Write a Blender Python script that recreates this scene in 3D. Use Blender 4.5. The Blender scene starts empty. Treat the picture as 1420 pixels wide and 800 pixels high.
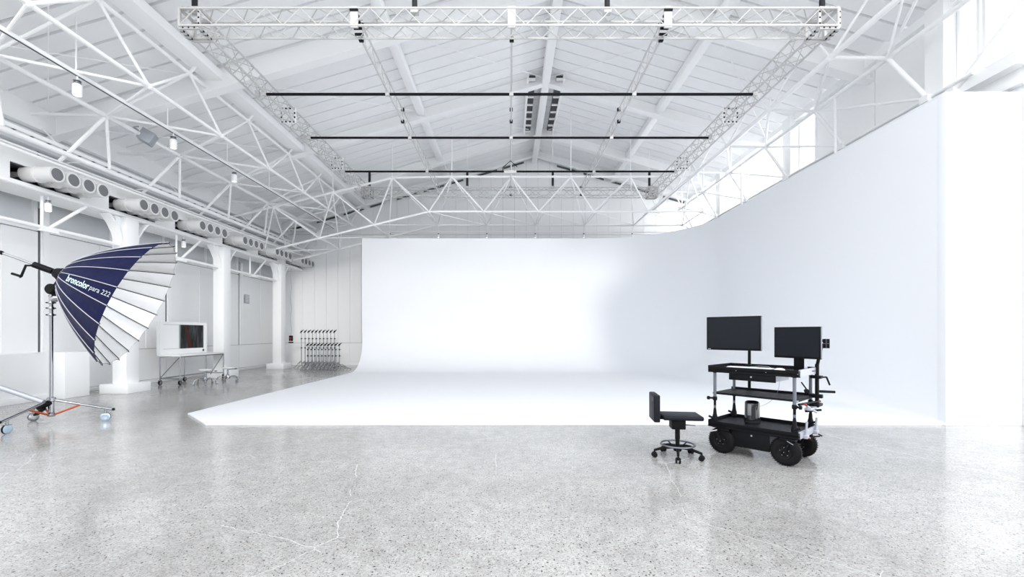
import bpy, bmesh, math, random
from mathutils import Vector, Matrix
PI = math.pi
R = math.radians
random.seed(7)
SC = bpy.context.scene
COL = SC.collection

# ------------------------------------------------------------------ camera, light, exposure
H = 1.35
cam = bpy.data.cameras.new('camera')
cam.sensor_width = 36.0
cam.lens = 36.0 * 620 / 1420
cam.shift_x = 3 / 1420
cam.shift_y = 62 / 1420
cam.clip_end = 200
cam_o = bpy.data.objects.new('camera', cam)
cam_o.location = (0, 0, H)
cam_o.rotation_euler = (R(90), 0, 0)
COL.objects.link(cam_o)
SC.camera = cam_o
w = bpy.data.worlds.new('world')
SC.world = w
w.use_nodes = True
w.node_tree.nodes['Background'].inputs[0].default_value = (0.945, 0.972, 1.0, 1)
w.node_tree.nodes['Background'].inputs[1].default_value = 2.1
sun = bpy.data.lights.new('sun', 'SUN')
sun.energy = 0.75
sun.angle = R(8)
sun.color = (1.0, 0.975, 0.94)
sun_o = bpy.data.objects.new('sun', sun)
sun_o.rotation_euler = Vector((-0.31, 1.0, -0.215)).to_track_quat('-Z', 'Y').to_euler()
sun_o.location = (4, -8, 9)
COL.objects.link(sun_o)
# added area lamp boosting daylight through the clerestory windows to lift the rear roof
for (ya, yb, en) in ((10.8, 19.0, 440),):
    al = bpy.data.lights.new('window_daylight_boost', 'AREA')
    al.shape = 'RECTANGLE'; al.size = yb - ya; al.size_y = 3.0
    al.energy = en; al.color = (0.95, 0.975, 1.0)
    ao = bpy.data.objects.new('window_daylight_boost', al)
    ao.location = (10.2, (ya + yb) / 2, 5.9)
    ao.rotation_euler = (R(90), 0, R(90))
    COL.objects.link(ao)
SC.view_settings.view_transform = 'Standard'
SC.view_settings.look = 'None'
SC.view_settings.gamma = 1
SC.view_settings.use_curve_mapping = False
SC.view_settings.exposure = 0.42
SC.cycles.max_bounces = 12
SC.cycles.diffuse_bounces = 8

# ------------------------------------------------------------------ materials
def mat(name, col, rough=0.5, metal=0.0, spec=0.5, var=0.0, scale=8.0, bump=0.0, coat=0.0, emit=None):
    m = bpy.data.materials.new(name)
    m.use_nodes = True
    nt = m.node_tree
    b = nt.nodes['Principled BSDF']
    b.inputs['Base Color'].default_value = (*col, 1)
    b.inputs['Roughness'].default_value = rough
    b.inputs['Metallic'].default_value = metal
    b.inputs['Specular IOR Level'].default_value = spec
    b.inputs['Coat Weight'].default_value = coat
    if emit:
        b.inputs['Emission Color'].default_value = (*emit[0], 1)
        b.inputs['Emission Strength'].default_value = emit[1]
    if var or bump:
        tc = nt.nodes.new('ShaderNodeTexCoord')
        n = nt.nodes.new('ShaderNodeTexNoise')
        n.inputs['Scale'].default_value = scale
        n.inputs['Detail'].default_value = 4
        nt.links.new(tc.outputs['Object'], n.inputs['Vector'])
        if var:
            mx = nt.nodes.new('ShaderNodeMix')
            mx.data_type = 'RGBA'
            mx.inputs['A'].default_value = (*[c * (1 - var) for c in col], 1)
            mx.inputs['B'].default_value = (*[min(1, c * (1 + var)) for c in col], 1)
            nt.links.new(n.outputs['Fac'], mx.inputs['Factor'])
            nt.links.new(mx.outputs['Result'], b.inputs['Base Color'])
        if bump:
            bp = nt.nodes.new('ShaderNodeBump')
            bp.inputs['Strength'].default_value = bump
            bp.inputs['Distance'].default_value = 0.01
            nt.links.new(n.outputs['Fac'], bp.inputs['Height'])
            nt.links.new(bp.outputs['Normal'], b.inputs['Normal'])
    return m

M = {
 'cyc': mat('cyc_paint', (0.825, 0.84, 0.87), 0.6, var=0.008, scale=1.5, spec=0.25),
 'wall': mat('wall_paint', (0.92, 0.925, 0.93), 0.5, var=0.02, scale=2),
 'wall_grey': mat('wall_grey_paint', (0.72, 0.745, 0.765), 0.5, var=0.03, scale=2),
 'roof': mat('roof_paint', (0.91, 0.915, 0.925), 0.5, var=0.03, scale=3),
 'steel': mat('white_steel_paint', (0.945, 0.95, 0.955), 0.35, var=0.01, scale=4),
 'band': mat('band_paint', (0.86, 0.86, 0.86), 0.45, var=0.01, scale=2),
 'alu': mat('aluminium', (0.60, 0.595, 0.59), 0.45, metal=0.3),
 'chrome': mat('chrome', (0.42, 0.43, 0.45), 0.15, metal=1.0),
 'chrome_dark': mat('dark_chrome', (0.40, 0.41, 0.43), 0.25, metal=1.0),
 'dark': mat('dark_recess', (0.05, 0.052, 0.06), 0.6),
 'front': mat('blocker_grey', (0.42, 0.43, 0.44), 0.7, var=0.06, scale=3),  # grey of the added wall, kept low so it bounces less light
 'joint': mat('board_joint', (0.42, 0.43, 0.44), 0.7),
 'gap': mat('dark_joint', (0.10, 0.11, 0.12), 0.7),
 'black': mat('black_powder_coat', (0.004, 0.0045, 0.006), 0.5, spec=0.18, var=0.2, scale=30),
 'black_soft': mat('black_vinyl', (0.009, 0.010, 0.016), 0.5, spec=0.2, var=0.15, scale=25, bump=0.1),
 'rubber': mat('rubber', (0.006, 0.006, 0.007), 0.65, spec=0.2, var=0.2, scale=40, bump=0.2),
 'grey_metal': mat('grey_anodised', (0.20, 0.21, 0.25), 0.35, metal=0.7),
 'silver': mat('silver_anodised', (0.48, 0.50, 0.56), 0.35, metal=0.4),
 'screen': mat('screen_glass', (0.008, 0.010, 0.015), 0.35, spec=0.2),
 'gloss_black': mat('gloss_black', (0.02, 0.02, 0.022), 0.08, coat=0.5),
 'white_plastic': mat('white_plastic', (0.88, 0.88, 0.88), 0.35),
 'disc': mat('nozzle_mesh', (0.16, 0.165, 0.175), 0.6, var=0.1, scale=60),
 'duct': mat('nozzle_metal', (0.72, 0.72, 0.72), 0.35, metal=0.1),
 'orange': mat('orange_strut', (0.50, 0.085, 0.02), 0.4),
 'red': mat('red_button', (0.5, 0.03, 0.02), 0.4),
 'chain': mat('chain_bag_black', (0.008, 0.008, 0.012), 0.6, var=0.3, scale=40),
 'flood': mat('flood_grey', (0.42, 0.44, 0.48), 0.4, metal=0.3),
 'lamp_face': mat('lamp_face', (0.95, 0.95, 0.95), 0.4, emit=((1, 1, 1), 1.5)),
 'blue_caster': mat('clear_blue_caster', (0.50, 0.62, 0.74), 0.15, metal=0.5),
 'navy': mat('navy_fabric', (0.002, 0.0035, 0.038), 0.45, var=0.35, scale=6, bump=0.6, spec=0.12),
 'silver_fabric': mat('silver_fabric', (0.93, 0.925, 0.92), 0.34, metal=0.45, var=0.05, scale=7, bump=0.6),
 'piping': mat('grey_piping', (0.45, 0.45, 0.48), 0.5),
 'txt_cyan': mat('pale_cyan_print', (0.62, 0.86, 0.90), 0.5),
 'txt_grey': mat('grey_print', (0.50, 0.55, 0.57), 0.5),
}

def mirror_mat():
    m = mat('mirror', (0.9, 0.9, 0.92), 0.02, metal=1.0)
    return m
M['mirror'] = mirror_mat()

def dark_reflection_paint():  # dark tones standing in for what the mirror reflects
    m = bpy.data.materials.new('dark_reflection_paint')
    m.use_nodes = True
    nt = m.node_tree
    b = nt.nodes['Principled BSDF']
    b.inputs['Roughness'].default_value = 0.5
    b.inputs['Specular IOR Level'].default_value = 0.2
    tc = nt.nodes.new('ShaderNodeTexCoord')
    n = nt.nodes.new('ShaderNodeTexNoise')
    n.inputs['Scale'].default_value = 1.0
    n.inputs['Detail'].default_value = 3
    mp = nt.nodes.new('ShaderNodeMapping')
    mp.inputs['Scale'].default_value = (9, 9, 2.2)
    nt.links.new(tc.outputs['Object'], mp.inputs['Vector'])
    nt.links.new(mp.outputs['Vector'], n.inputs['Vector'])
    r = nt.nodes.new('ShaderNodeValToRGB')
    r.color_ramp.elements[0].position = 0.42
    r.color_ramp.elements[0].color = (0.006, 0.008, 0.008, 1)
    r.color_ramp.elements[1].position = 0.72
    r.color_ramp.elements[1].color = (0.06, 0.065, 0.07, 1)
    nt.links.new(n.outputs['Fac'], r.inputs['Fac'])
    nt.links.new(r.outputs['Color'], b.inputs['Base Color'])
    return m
M['print'] = dark_reflection_paint()
M['reflection_red'] = mat('red_reflection_paint', (0.05, 0.010, 0.008), 0.5, spec=0.2)  # red steel of the mirror reflection, as plain colour

def floor_mat():
    m = bpy.data.materials.new('polished_concrete')
    m.use_nodes = True
    nt = m.node_tree
    N, L = nt.nodes, nt.links
    b = N['Principled BSDF']
    tc = N.new('ShaderNodeTexCoord')
    def noise(s, d=4, rough=0.55):
        n = N.new('ShaderNodeTexNoise')
        n.inputs['Scale'].default_value = s
        n.inputs['Detail'].default_value = d
        n.inputs['Roughness'].default_value = rough
        L.new(tc.outputs['Object'], n.inputs['Vector'])
        return n
    def ramp(src, p0, c0, p1, c1):
        r = N.new('ShaderNodeValToRGB')
        r.color_ramp.elements[0].position = p0
        r.color_ramp.elements[0].color = (*c0, 1)
        r.color_ramp.elements[1].position = p1
        r.color_ramp.elements[1].color = (*c1, 1)
        L.new(src, r.inputs['Fac'])
        return r.outputs['Color']
    def mix(a, bb, fac, mode='MIX'):
        x = N.new('ShaderNodeMix')
        x.data_type = 'RGBA'
        x.blend_type = mode
        for sock, v in (('A', a), ('B', bb), ('Factor', fac)):
            if isinstance(v, (int, float)):
                x.inputs[sock].default_value = v
            elif isinstance(v, tuple):
                x.inputs[sock].default_value = (*v, 1)
            else:
                L.new(v, x.inputs[sock])
        return x.outputs['Result']
    base = ramp(noise(0.55, 6, 0.6).outputs['Fac'], 0.33, (0.35, 0.345, 0.335), 0.68, (0.50, 0.495, 0.48))
    mott = ramp(noise(9, 5, 0.7).outputs['Fac'], 0.35, (0.84, 0.84, 0.84), 0.65, (1.08, 1.08, 1.08))
    c = mix(base, mott, 1.0, 'MULTIPLY')
    fine = ramp(noise(55, 3, 0.8).outputs['Fac'], 0.36, (0.62, 0.62, 0.61), 0.62, (1.15, 1.15, 1.15))
    c = mix(c, fine, 0.8, 'MULTIPLY')
    # aggregate chips of two sizes, sparse
    for sc, thr, dens, colr in ((26, 0.17, 0.60, (0.05, 0.05, 0.05)), (42, 0.20, 0.55, (0.09, 0.088, 0.085)), (75, 0.24, 0.45, (0.16, 0.155, 0.15)), (55, 0.22, 0.62, (0.20, 0.15, 0.11))):
        v = N.new('ShaderNodeTexVoronoi')
        v.inputs['Scale'].default_value = sc
        v.inputs['Randomness'].default_value = 1
        L.new(tc.outputs['Object'], v.inputs['Vector'])
        a = N.new('ShaderNodeMath'); a.operation = 'LESS_THAN'
        L.new(v.outputs['Distance'], a.inputs[0]); a.inputs[1].default_value = thr
        s = N.new('ShaderNodeSeparateColor')
        L.new(v.outputs['Color'], s.inputs['Color'])
        g = N.new('ShaderNodeMath'); g.operation = 'GREATER_THAN'
        L.new(s.outputs['Red'], g.inputs[0]); g.inputs[1].default_value = dens
        mu = N.new('ShaderNodeMath'); mu.operation = 'MULTIPLY'
        L.new(a.outputs[0], mu.inputs[0]); L.new(g.outputs[0], mu.inputs[1])
        c = mix(c, colr, mu.outputs[0])
    # pale healed hairline cracks
    nz = noise(1.3, 5, 0.6)
    ad = N.new('ShaderNodeMix'); ad.data_type = 'VECTOR'
    ad.inputs['Factor'].default_value = 0.16
    L.new(tc.outputs['Object'], ad.inputs['A']); L.new(nz.outputs['Color'], ad.inputs['B'])
    ve = N.new('ShaderNodeTexVoronoi'); ve.feature = 'DISTANCE_TO_EDGE'
    ve.inputs['Scale'].default_value = 0.62
    L.new(ad.outputs['Result'], ve.inputs['Vector'])
    lt = N.new('ShaderNodeMath'); lt.operation = 'LESS_THAN'; lt.inputs[1].default_value = 0.0013
    L.new(ve.outputs['Distance'], lt.inputs[0])
    mk = N.new('ShaderNodeMath'); mk.operation = 'GREATER_THAN'; mk.inputs[1].default_value = 0.53
    L.new(noise(0.8, 2).outputs['Fac'], mk.inputs[0])
    cr = N.new('ShaderNodeMath'); cr.operation = 'MULTIPLY'
    L.new(lt.outputs[0], cr.inputs[0]); L.new(mk.outputs[0], cr.inputs[1])
    c2 = N.new('ShaderNodeMath'); c2.operation = 'MULTIPLY'; c2.inputs[1].default_value = 0.5
    L.new(cr.outputs[0], c2.inputs[0])
    c = mix(c, (0.78, 0.78, 0.77), c2.outputs[0])
    L.new(c, b.inputs['Base Color'])
    rr = N.new('ShaderNodeMapRange')
    rr.inputs['To Min'].default_value = 0.09; rr.inputs['To Max'].default_value = 0.21
    L.new(noise(2.2, 4).outputs['Fac'], rr.inputs['Value'])
    L.new(rr.outputs['Result'], b.inputs['Roughness'])
    b.inputs['Specular IOR Level'].default_value = 0.6
    return m
M['floor'] = floor_mat()

def glass_mat():
    m = bpy.data.materials.new('window_glass')
    m.use_nodes = True
    nt = m.node_tree
    nt.nodes.clear()
    o = nt.nodes.new('ShaderNodeOutputMaterial')
    t = nt.nodes.new('ShaderNodeBsdfTransparent')
    g = nt.nodes.new('ShaderNodeBsdfGlossy')
    g.inputs['Roughness'].default_value = 0.03
    x = nt.nodes.new('ShaderNodeMixShader')
    x.inputs[0].default_value = 0.06
    nt.links.new(t.outputs[0], x.inputs[1]); nt.links.new(g.outputs[0], x.inputs[2])
    nt.links.new(x.outputs[0], o.inputs[0])
    return m
M['glass'] = glass_mat()

# ------------------------------------------------------------------ building helpers
def at(px, py, Y):
    return Vector(((px - 707) * Y / 620, Y, H + (462 - py) * Y / 620))

def thing(name, label, cat, loc=(0, 0, 0), rz=0.0, group=None):
    o = bpy.data.objects.new(name, None)
    o.empty_display_size = 0.1
    COL.objects.link(o)
    o.location = loc
    o.rotation_euler = (0, 0, rz)
    o['label'] = label
    o['category'] = cat
    if group:
        o['group'] = group
    return o

def tag(o, label, cat, group=None):
    o['label'] = label
    o['category'] = cat
    if group:
        o['group'] = group
    return o

def struct(o):
    o['kind'] = 'structure'
    return o

def link(name, me, parent=None, mtx=None):
    o = bpy.data.objects.new(name, me)
    COL.objects.link(o)
    if parent:
        o.parent = parent
    if mtx is not None:
        o.matrix_basis = mtx
    return o

def dup(root, loc, rz=None, label=None, group=None):
    r = root.copy(); COL.objects.link(r); r.location = loc
    if rz is not None:
        r.rotation_euler = (0, 0, rz)
    if label:
        r['label'] = label
    if group:
        r['group'] = group
    for ch in list(root.children):
        c = ch.copy(); COL.objects.link(c); c.parent = r
        for g in ch.children:
            d = g.copy(); COL.objects.link(d); d.parent = c
    return r

def frame(d):
    d = d.normalized()
    a = Vector((0, 0, 1)) if abs(d.z) < 0.95 else Vector((1, 0, 0))
    x = a.cross(d).normalized()
    y = d.cross(x)
    return x, y

class B:
    """collects shapes that become ONE mesh"""
    def __init__(s, mats):
        s.bm = bmesh.new()
        s.mats = mats if isinstance(mats, (list, tuple)) else [mats]
    def _setm(s, faces, mi):
        for f in faces:
            f.material_index = mi
    def box(s, lo, hi, bev=0.0, mi=0, rot=None, seg=2):
        c = [(lo[i] + hi[i]) / 2 for i in range(3)]
        d = [abs(hi[i] - lo[i]) for i in range(3)]
        t = bmesh.new()
        bmesh.ops.create_cube(t, size=1)
        bmesh.ops.scale(t, vec=d, verts=t.verts)
        if bev:
            bmesh.ops.bevel(t, geom=t.edges[:] + t.verts[:], offset=bev, segments=seg, profile=0.5, affect='EDGES')
        if rot is not None:
            bmesh.ops.transform(t, matrix=rot.to_4x4(), verts=t.verts)
        bmesh.ops.translate(t, vec=c, verts=t.verts)
        s.merge(t, mi)
        return s
    def merge(s, t, mi):
        vm = {v: s.bm.verts.new(v.co) for v in t.verts}
        for f in t.faces:
            try:
                nf = s.bm.faces.new([vm[v] for v in f.verts]); nf.material_index = mi
            except ValueError:
                pass
        t.free()
    def ring(s, c, x, y, r, n):
        return [s.bm.verts.new(c + x * (math.cos(2 * PI * k / n) * r) + y * (math.sin(2 * PI * k / n) * r)) for k in range(n)]
    def skin(s, rings, mi=0, cap=True, closed=False):
        n = len(rings[0]); fs = []
        pairs = list(zip(rings, rings[1:]))
        if closed:
            pairs.append((rings[-1], rings[0]))
        for a, b in pairs:
            for k in range(n):
                fs.append(s.bm.faces.new((a[k], a[(k + 1) % n], b[(k + 1) % n], b[k])))
        if cap and not closed:
            fs.append(s.bm.faces.new(rings[0][::-1])); fs.append(s.bm.faces.new(rings[-1]))
        s._setm(fs, mi)
    def rod(s, p, q, r, r2=None, n=10, mi=0):
        p, q = Vector(p), Vector(q)
        x, y = frame(q - p)
        s.skin([s.ring(p, x, y, r, n), s.ring(q, x, y, r if r2 is None else r2, n)], mi)
        return s
    def lathe(s, c, axis, prof, n=24, mi=0, cap=True):
        c = Vector(c); axis = Vector(axis).normalized(); x, y = frame(axis)
        s.skin([s.ring(c + axis * h, x, y, max(r, 1e-4), n) for r, h in prof], mi, cap)
        return s
    def sweep(s, pts, r, n=8, mi=0, closed=False):
        pts = [Vector(p) for p in pts]
        rings = []; px = None
        m = len(pts)
        for i, p in enumerate(pts):
            a = pts[(i - 1) % m] if (i or closed) else p
            b = pts[(i + 1) % m] if (i < m - 1 or closed) else p
            d = (b - a).normalized()
            if px is None:
                x, y = frame(d)
            else:
                x = (px - d * px.dot(d)).normalized(); y = d.cross(x)
            px = x
            rr = r[i] if isinstance(r, (list, tuple)) else r
            rings.append(s.ring(p, x, y, rr, n))
        s.skin(rings, mi, True, closed)
        return s
    def prism(s, poly, vec, mi=0):
        a = [s.bm.verts.new(p) for p in poly]
        v = Vector(vec)
        b = [s.bm.verts.new(Vector(p) + v) for p in poly]
        n = len(a)
        fs = [s.bm.faces.new(a[::-1]), s.bm.faces.new(b)]
        for k in range(n):
            fs.append(s.bm.faces.new((a[k], a[(k + 1) % n], b[(k + 1) % n], b[k])))
        s._setm(fs, mi)
        return s
    def mesh(s, name):
        bmesh.ops.recalc_face_normals(s.bm, faces=s.bm.faces[:])
        me = bpy.data.meshes.new(name)
        s.bm.to_mesh(me); s.bm.free()
        for m in s.mats:
            me.materials.append(m)
        for p in me.polygons:
            p.use_smooth = True
        me.set_sharp_from_angle(angle=R(38))
        return me
    def build(s, name, parent=None, mtx=None):
        return link(name, s.mesh(name), parent, mtx)

_unit = {}
def unit_rod(m, n=8):
    k = ('rod', m.name, n)
    if k not in _unit:
        _unit[k] = B(m).rod((0, 0, 0), (0, 0, 1), 1.0, n=n).mesh('rod')
    return _unit[k]
def unit_box(m):
    k = ('box', m.name)
    if k not in _unit:
        _unit[k] = B(m).box((-.5, -.5, -.5), (.5, .5, .5)).mesh('panel')
    return _unit[k]
def bar(name, parent, p, q, r, m, n=8):
    """a straight round member; p and q are world points, parent has location only"""
    off = parent.location if parent else Vector()
    p = Vector(p) - off; q = Vector(q) - off
    d = q - p
    x, y = frame(d)
    z = d.normalized()
    L = d.length
    mt = Matrix(((x.x * r, y.x * r, z.x * L, p.x), (x.y * r, y.y * r, z.y * L, p.y), (x.z * r, y.z * r, z.z * L, p.z), (0, 0, 0, 1)))
    return link(name, unit_rod(m, n), parent, mt)
def slab(name, parent, lo, hi, m, rot=None):
    off = parent.location if parent else Vector()
    c = Vector([(lo[i] + hi[i]) / 2 for i in range(3)]) - off
    d = Vector([abs(hi[i] - lo[i]) for i in range(3)])
    mt = Matrix.Translation(c) @ (rot.to_4x4() if rot is not None else Matrix.Identity(4)) @ Matrix.Diagonal((*d, 1))
    return link(name, unit_box(m), parent, mt)

# ------------------------------------------------------------------ the hall: floor and walls
YB = 19.0      # rear wall
XL, XR = -9.8, 7.5
struct(B(M['floor']).box((-24, -26, -0.2), (24, YB + 0.3, 0)).build('floor'))

# rear wall with upright boards
wb = struct(B(M['joint']).box((XL - 0.3, YB + 0.03, 0), (XR + 0.3, YB + 0.3, 9.05)).build('wall_back'))
def roof_z(x):
    return H + (7.6 - 0.29 * abs(x - 1.04))
x = XL
while x < XR - 0.01:
    x1 = min(x + 0.5, XR)
    zt = min(roof_z(x), roof_z(x1))
    slab('wall_board', wb, (x + 0.004, YB, 0.95), (x1 - 0.004, YB + 0.04, 5.53), M['wall'])
    slab('wall_board', wb, (x + 0.004, YB, 5.545), (x1 - 0.004, YB + 0.04, zt + 0.05), M['wall'])
    x = x1
slab('skirting_board', wb, (XL, YB - 0.03, 0.0), (XR, YB + 0.04, 0.14), M['wall'])
x = XL
while x < XR - 0.01:
    x1 = min(x + 1.0, XR)
    slab('lower_board', wb, (x + 0.003, YB - 0.015, 0.145), (x1 - 0.003, YB + 0.04, 0.935), M['wall'])
    x = x1

# left wall: tall boards per bay between dark expansion joints, plinth below, framed lights above
wl = struct(B([M['joint'], M['wall']]).box((XL - 0.35, 3.0, 0), (XL - 0.03, YB + 0.3, 6.2)).box((XL - 0.35, -10.0, 0), (XL - 0.03, 3.0, 6.2), mi=1).build('wall_left'))
joints = [2.44, 5.87, 9.3, 12.73, 16.16, 19.0]
for a, b in zip(joints, joints[1:]):
    n = 5 if b - a > 3 else 4
    lo_, hi_ = a + 0.025, b - 0.025
    wd = (hi_ - lo_) / n
    for k in range(n):
        y0 = lo_ + k * wd + 0.002; y1 = lo_ + (k + 1) * wd - 0.002
        slab('wall_board', wl, (XL - 0.04, y0, 0.94), (XL + (0.0 if k % 2 else 0.012), y1, 3.45), M['wall'])
    for k in range(2):
        y0 = lo_ + k * (hi_ - lo_) / 2; y1 = y0 + (hi_ - lo_) / 2
        slab('upper_board', wl, (XL - 0.04, y0 + 0.01, 3.47), (XL + 0.02, y1 - 0.01, 3.62), M['wall'])
        slab('upper_board', wl, (XL - 0.04, y0 + 0.01, 4.1), (XL, y1 - 0.01, 6.0), M['wall'])
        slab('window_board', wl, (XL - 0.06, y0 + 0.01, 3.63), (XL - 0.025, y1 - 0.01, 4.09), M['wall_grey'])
        slab('window_frame', wl, (XL - 0.04, y1 - 0.09, 3.62), (XL + 0.02, y1 - 0.01, 4.1), M['wall'])
    slab('expansion_joint', wl, (XL - 0.03, a - 0.022, 0.94), (XL + 0.004, a + 0.022, 3.95), M['gap'])
    slab('door_post', wl, (XL - 0.02, a + 0.05, 0.94), (XL + 0.05, a + 0.17, 3.9), M['steel'])
    slab('plinth_board', wl, (XL - 0.04, a + 0.01, 0.10), (XL + 0.02, b - 0.01, 0.925), M['wall'])
struct(B(M['band']).box((XL - 0.03, 5.0, 0), (XL + 0.06, YB, 0.09), 0.01).build('baseboard_left'))
# low boxed-in plinth beside the left wall with a stouter end pier
t1 = struct(B(M['wall']).box((XL, 2.5, 0), (-9.42, 9.2, 0.95), 0.008).build('trim_1'))
B(M['wall']).box((XL, 9.2, 0), (-9.16, 9.75, 0.955), 0.008).build('end_pier', t1)
B(M['steel']).box((-9.42, 2.5, 0.0), (-9.38, 9.2, 0.12), 0.005).build('kick_board', t1)

wf = struct(B(M['front']).box((XL - 0.35, -10.3, 0), (9.0, -10.0, 4.2)).build('wall_front_blocker'))  # unseen wall added behind the camera to cut light on the cove
for k in range(9):
    slab('pilaster', wf, (-9.0 + 2.1 * k, -10.0, 0), (-8.7 + 2.1 * k, -9.85, 4.2), M['front'])
# right wall: solid below, clerestory windows above
wr = struct(B(M['wall']).box((XR, 6.46, 0), (XR + 0.25, YB + 0.3, 5.25)).build('wall_right'))
slab('window_ledge', wr, (XR - 0.18, 6.46, 5.25), (XR + 0.25, YB, 5.45), M['steel'])
slab('lower_ledge', wr, (XR - 0.10, 6.46, 4.98), (XR, YB, 5.10), M['steel'])
slab('eaves_beam', wr, (XR - 0.12, 6.46, 6.86), (XR + 0.2, YB, 7.02), M['steel'])
cols_r = [7.68, 11.78, 15.66]
for y in cols_r:
    slab('wall_column', wr, (XR - 0.22, y - 0.17, 0.0), (XR + 0.2, y + 0.17, 7.0), M['wall'])
for a, b in ((7.86, 9.20), (9.22, 10.95)):
    slab('wall_board', wr, (XR + 0.02, a, 5.45), (XR + 0.2, b, 6.86), M['wall'])
wn = 0
def window(a, b, mull):
    global wn
    wn += 1
    f = B(M['steel'])
    f.box((XR, a, 5.45), (XR + 0.1, a + 0.05, 6.86)); f.box((XR, b - 0.05, 5.45), (XR + 0.1, b, 6.86))
    f.box((XR, a, 5.45), (XR + 0.1, b, 5.50)); f.box((XR, a, 6.80), (XR + 0.1, b, 6.86))
    o = struct(f.build('window_%d' % wn))
    n = mull
    for k in range(1, n):
        y = a + (b - a) * k / n
        slab('mullion', o, (XR, y - 0.02, 5.5), (XR + 0.08, y + 0.02, 6.8), M['steel'])
    for k in range(n):
        y0 = a + (b - a) * k / n + 0.02; y1 = a + (b - a) * (k + 1) / n - 0.02
        slab('pane', o, (XR + 0.05, y0, 5.5), (XR + 0.058, y1, 6.8), M['glass'])
window(6.46, 7.10, 1)
window(7.14, 7.50, 1)
window(10.95, 11.61, 1)
window(11.95, 15.49, 3)
window(15.83, 18.95, 3)
B(M['steel']).rod((7.3, 7.35, 5.32), (7.3, 6.3, 6.1), 0.04).box((7.22, 7.28, 5.25), (7.38, 7.42, 5.36)).build('wall_brace', wr)

# ------------------------------------------------------------------ roof
ce = struct(B(M['roof']).prism([(XL - 0.3, 5.4, roof_z(XL - 0.3) + 0.12), (1.04, 5.4, roof_z(1.04) + 0.12), (XR + 0.3, 5.4, roof_z(XR + 0.3) + 0.12),
      (XR + 0.3, 5.4, roof_z(XR + 0.3) + 0.24), (1.04, 5.4, roof_z(1.04) + 0.24), (XL - 0.3, 5.4, roof_z(XL - 0.3) + 0.24)], (0, YB + 0.3 - 5.4, 0)).build('ceiling'))
PW = 0.43
def deck_mesh(x0, x1):
    b = B(M['roof'])
    z0, z1 = roof_z(x0), roof_z(x1)
    sec = [(0.0, 0.035), (0.0, 0.0), (PW * 0.80, -0.03), (PW * 0.80, 0.045), (PW - 0.012, 0.05), (PW - 0.012, 0.09), (0.0, 0.09)]
    b.prism([(x0, y, z0 + dz) for y, dz in sec], (x1 - x0, 0, z1 - z0))
    return b.mesh('roof_board')
deck = [deck_mesh(XL, -2.57), deck_mesh(-2.57, 1.0), deck_mesh(1.08, 4.34), deck_mesh(4.34, XR)]
y = 5.42
while y < YB - 0.05:
    for me in deck:
        link('roof_board', me, ce, Matrix.Translation((0, y, 0)))
    y += PW
def rafter(y, dep, wd=0.22):
    for xa, xb in ((XL, 0.95), (1.13, XR)):
        za, zb = roof_z(xa), roof_z(xb)
        b = B(M['steel'])
        b.prism([(xa, y, za - 0.03), (xb, y, zb - 0.03), (xb, y, zb - dep), (xa, y, za - dep)], (0, 0.03, 0))
        b.prism([(xa, y - wd / 2, za - dep), (xb, y - wd / 2, zb - dep), (xb, y - wd / 2, zb - dep - 0.03), (xa, y - wd / 2, za - dep - 0.03)], (0, wd, 0))
        b.build('rafter', ce)
for y, dpt in ((5.9, 0.5), (9.3, 0.5), (13.0, 0.35), (16.4, 0.35), (18.5, 0.25)):
    rafter(y, dpt)
def purlin(xa, xb, dep, m='steel'):
    zz = min(roof_z(xa), roof_z(xb))
    B(M[m]).box((xa, 5.45, zz - dep), (xb, YB, zz - 0.02), 0.01).build('purlin', ce)
purlin(-6.34, -5.97, 0.20)
purlin(-2.67, -2.47, 0.22)
purlin(4.24, 4.44, 0.22)
B(M['steel']).box((0.93, 5.45, 8.55), (1.15, YB, 8.80), 0.01).build('ridge_beam', ce)
slab('ridge_gap', ce, (0.84, 5.45, 8.93), (1.24, YB, 8.96), M['dark'])
B(M['wall']).box((XL, 5.0, 5.45), (XL + 0.35, YB, 5.95), 0.01).build('eaves_beam', ce)
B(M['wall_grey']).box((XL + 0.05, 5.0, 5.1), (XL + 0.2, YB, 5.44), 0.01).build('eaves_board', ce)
# two slotted ridge vents with dark openings
for sx in (-1, 1):
    v = B([M['steel'], M['dark']])
    x0 = 1.04 + sx * 0.30; x1 = 1.04 + sx * 0.52
    for (ya, yb) in ((12.9, 16.2),):
        v.box((min(x0, x1), ya, 8.68), (max(x0, x1), yb, 8.78), mi=1)
        v.box((x1 - 0.03, ya - 0.1, 8.60), (x1 + 0.03, yb + 0.1, 8.78))
        for k in range(8):
            yy = ya + (yb - ya) * k / 7
            v.box((min(x0, x1), yy - 0.03, 8.64), (max(x0, x1), yy + 0.03, 8.70))
    v.build('ridge_vent', ce)
# thin cross-bracing rods under the deck
for (xa, ya, xb, yb) in ((-6.0, 9.5, -2.6, 12.9), (-2.5, 9.5, 0.9, 12.9), (-2.5, 13.1, 0.9, 16.3), (1.2, 12.9, 4.3, 9.5), (1.2, 16.3, 4.3, 13.1), (4.4, 9.5, 7.4, 12.9), (-9.5, 6.2, -6.4, 9.2), (-9.5, 9.2, -6.4, 6.2), (-9.5, 9.5, -6.4, 12.9)):
    bar('bracing_rod', ce, (xa, ya, roof_z(xa) - 0.16), (xb, yb, roof_z(xb) - 0.16), 0.012, M['steel'], 6)

for k in range(15):
    xa = -9.3 + 1.13 * k; xb = xa + (0.85 if k % 3 else 0.55)
    if xa < 1.04 < xb: continue
    B(M['gap']).prism([(xa, 18.93, roof_z(xa) - 0.20), (xb, 18.93, roof_z(xb) - 0.20), (xb, 18.93, roof_z(xb) - 0.26), (xa, 18.93, roof_z(xa) - 0.26)], (0, 0.06, 0)).build('gable_slot', ce)
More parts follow.
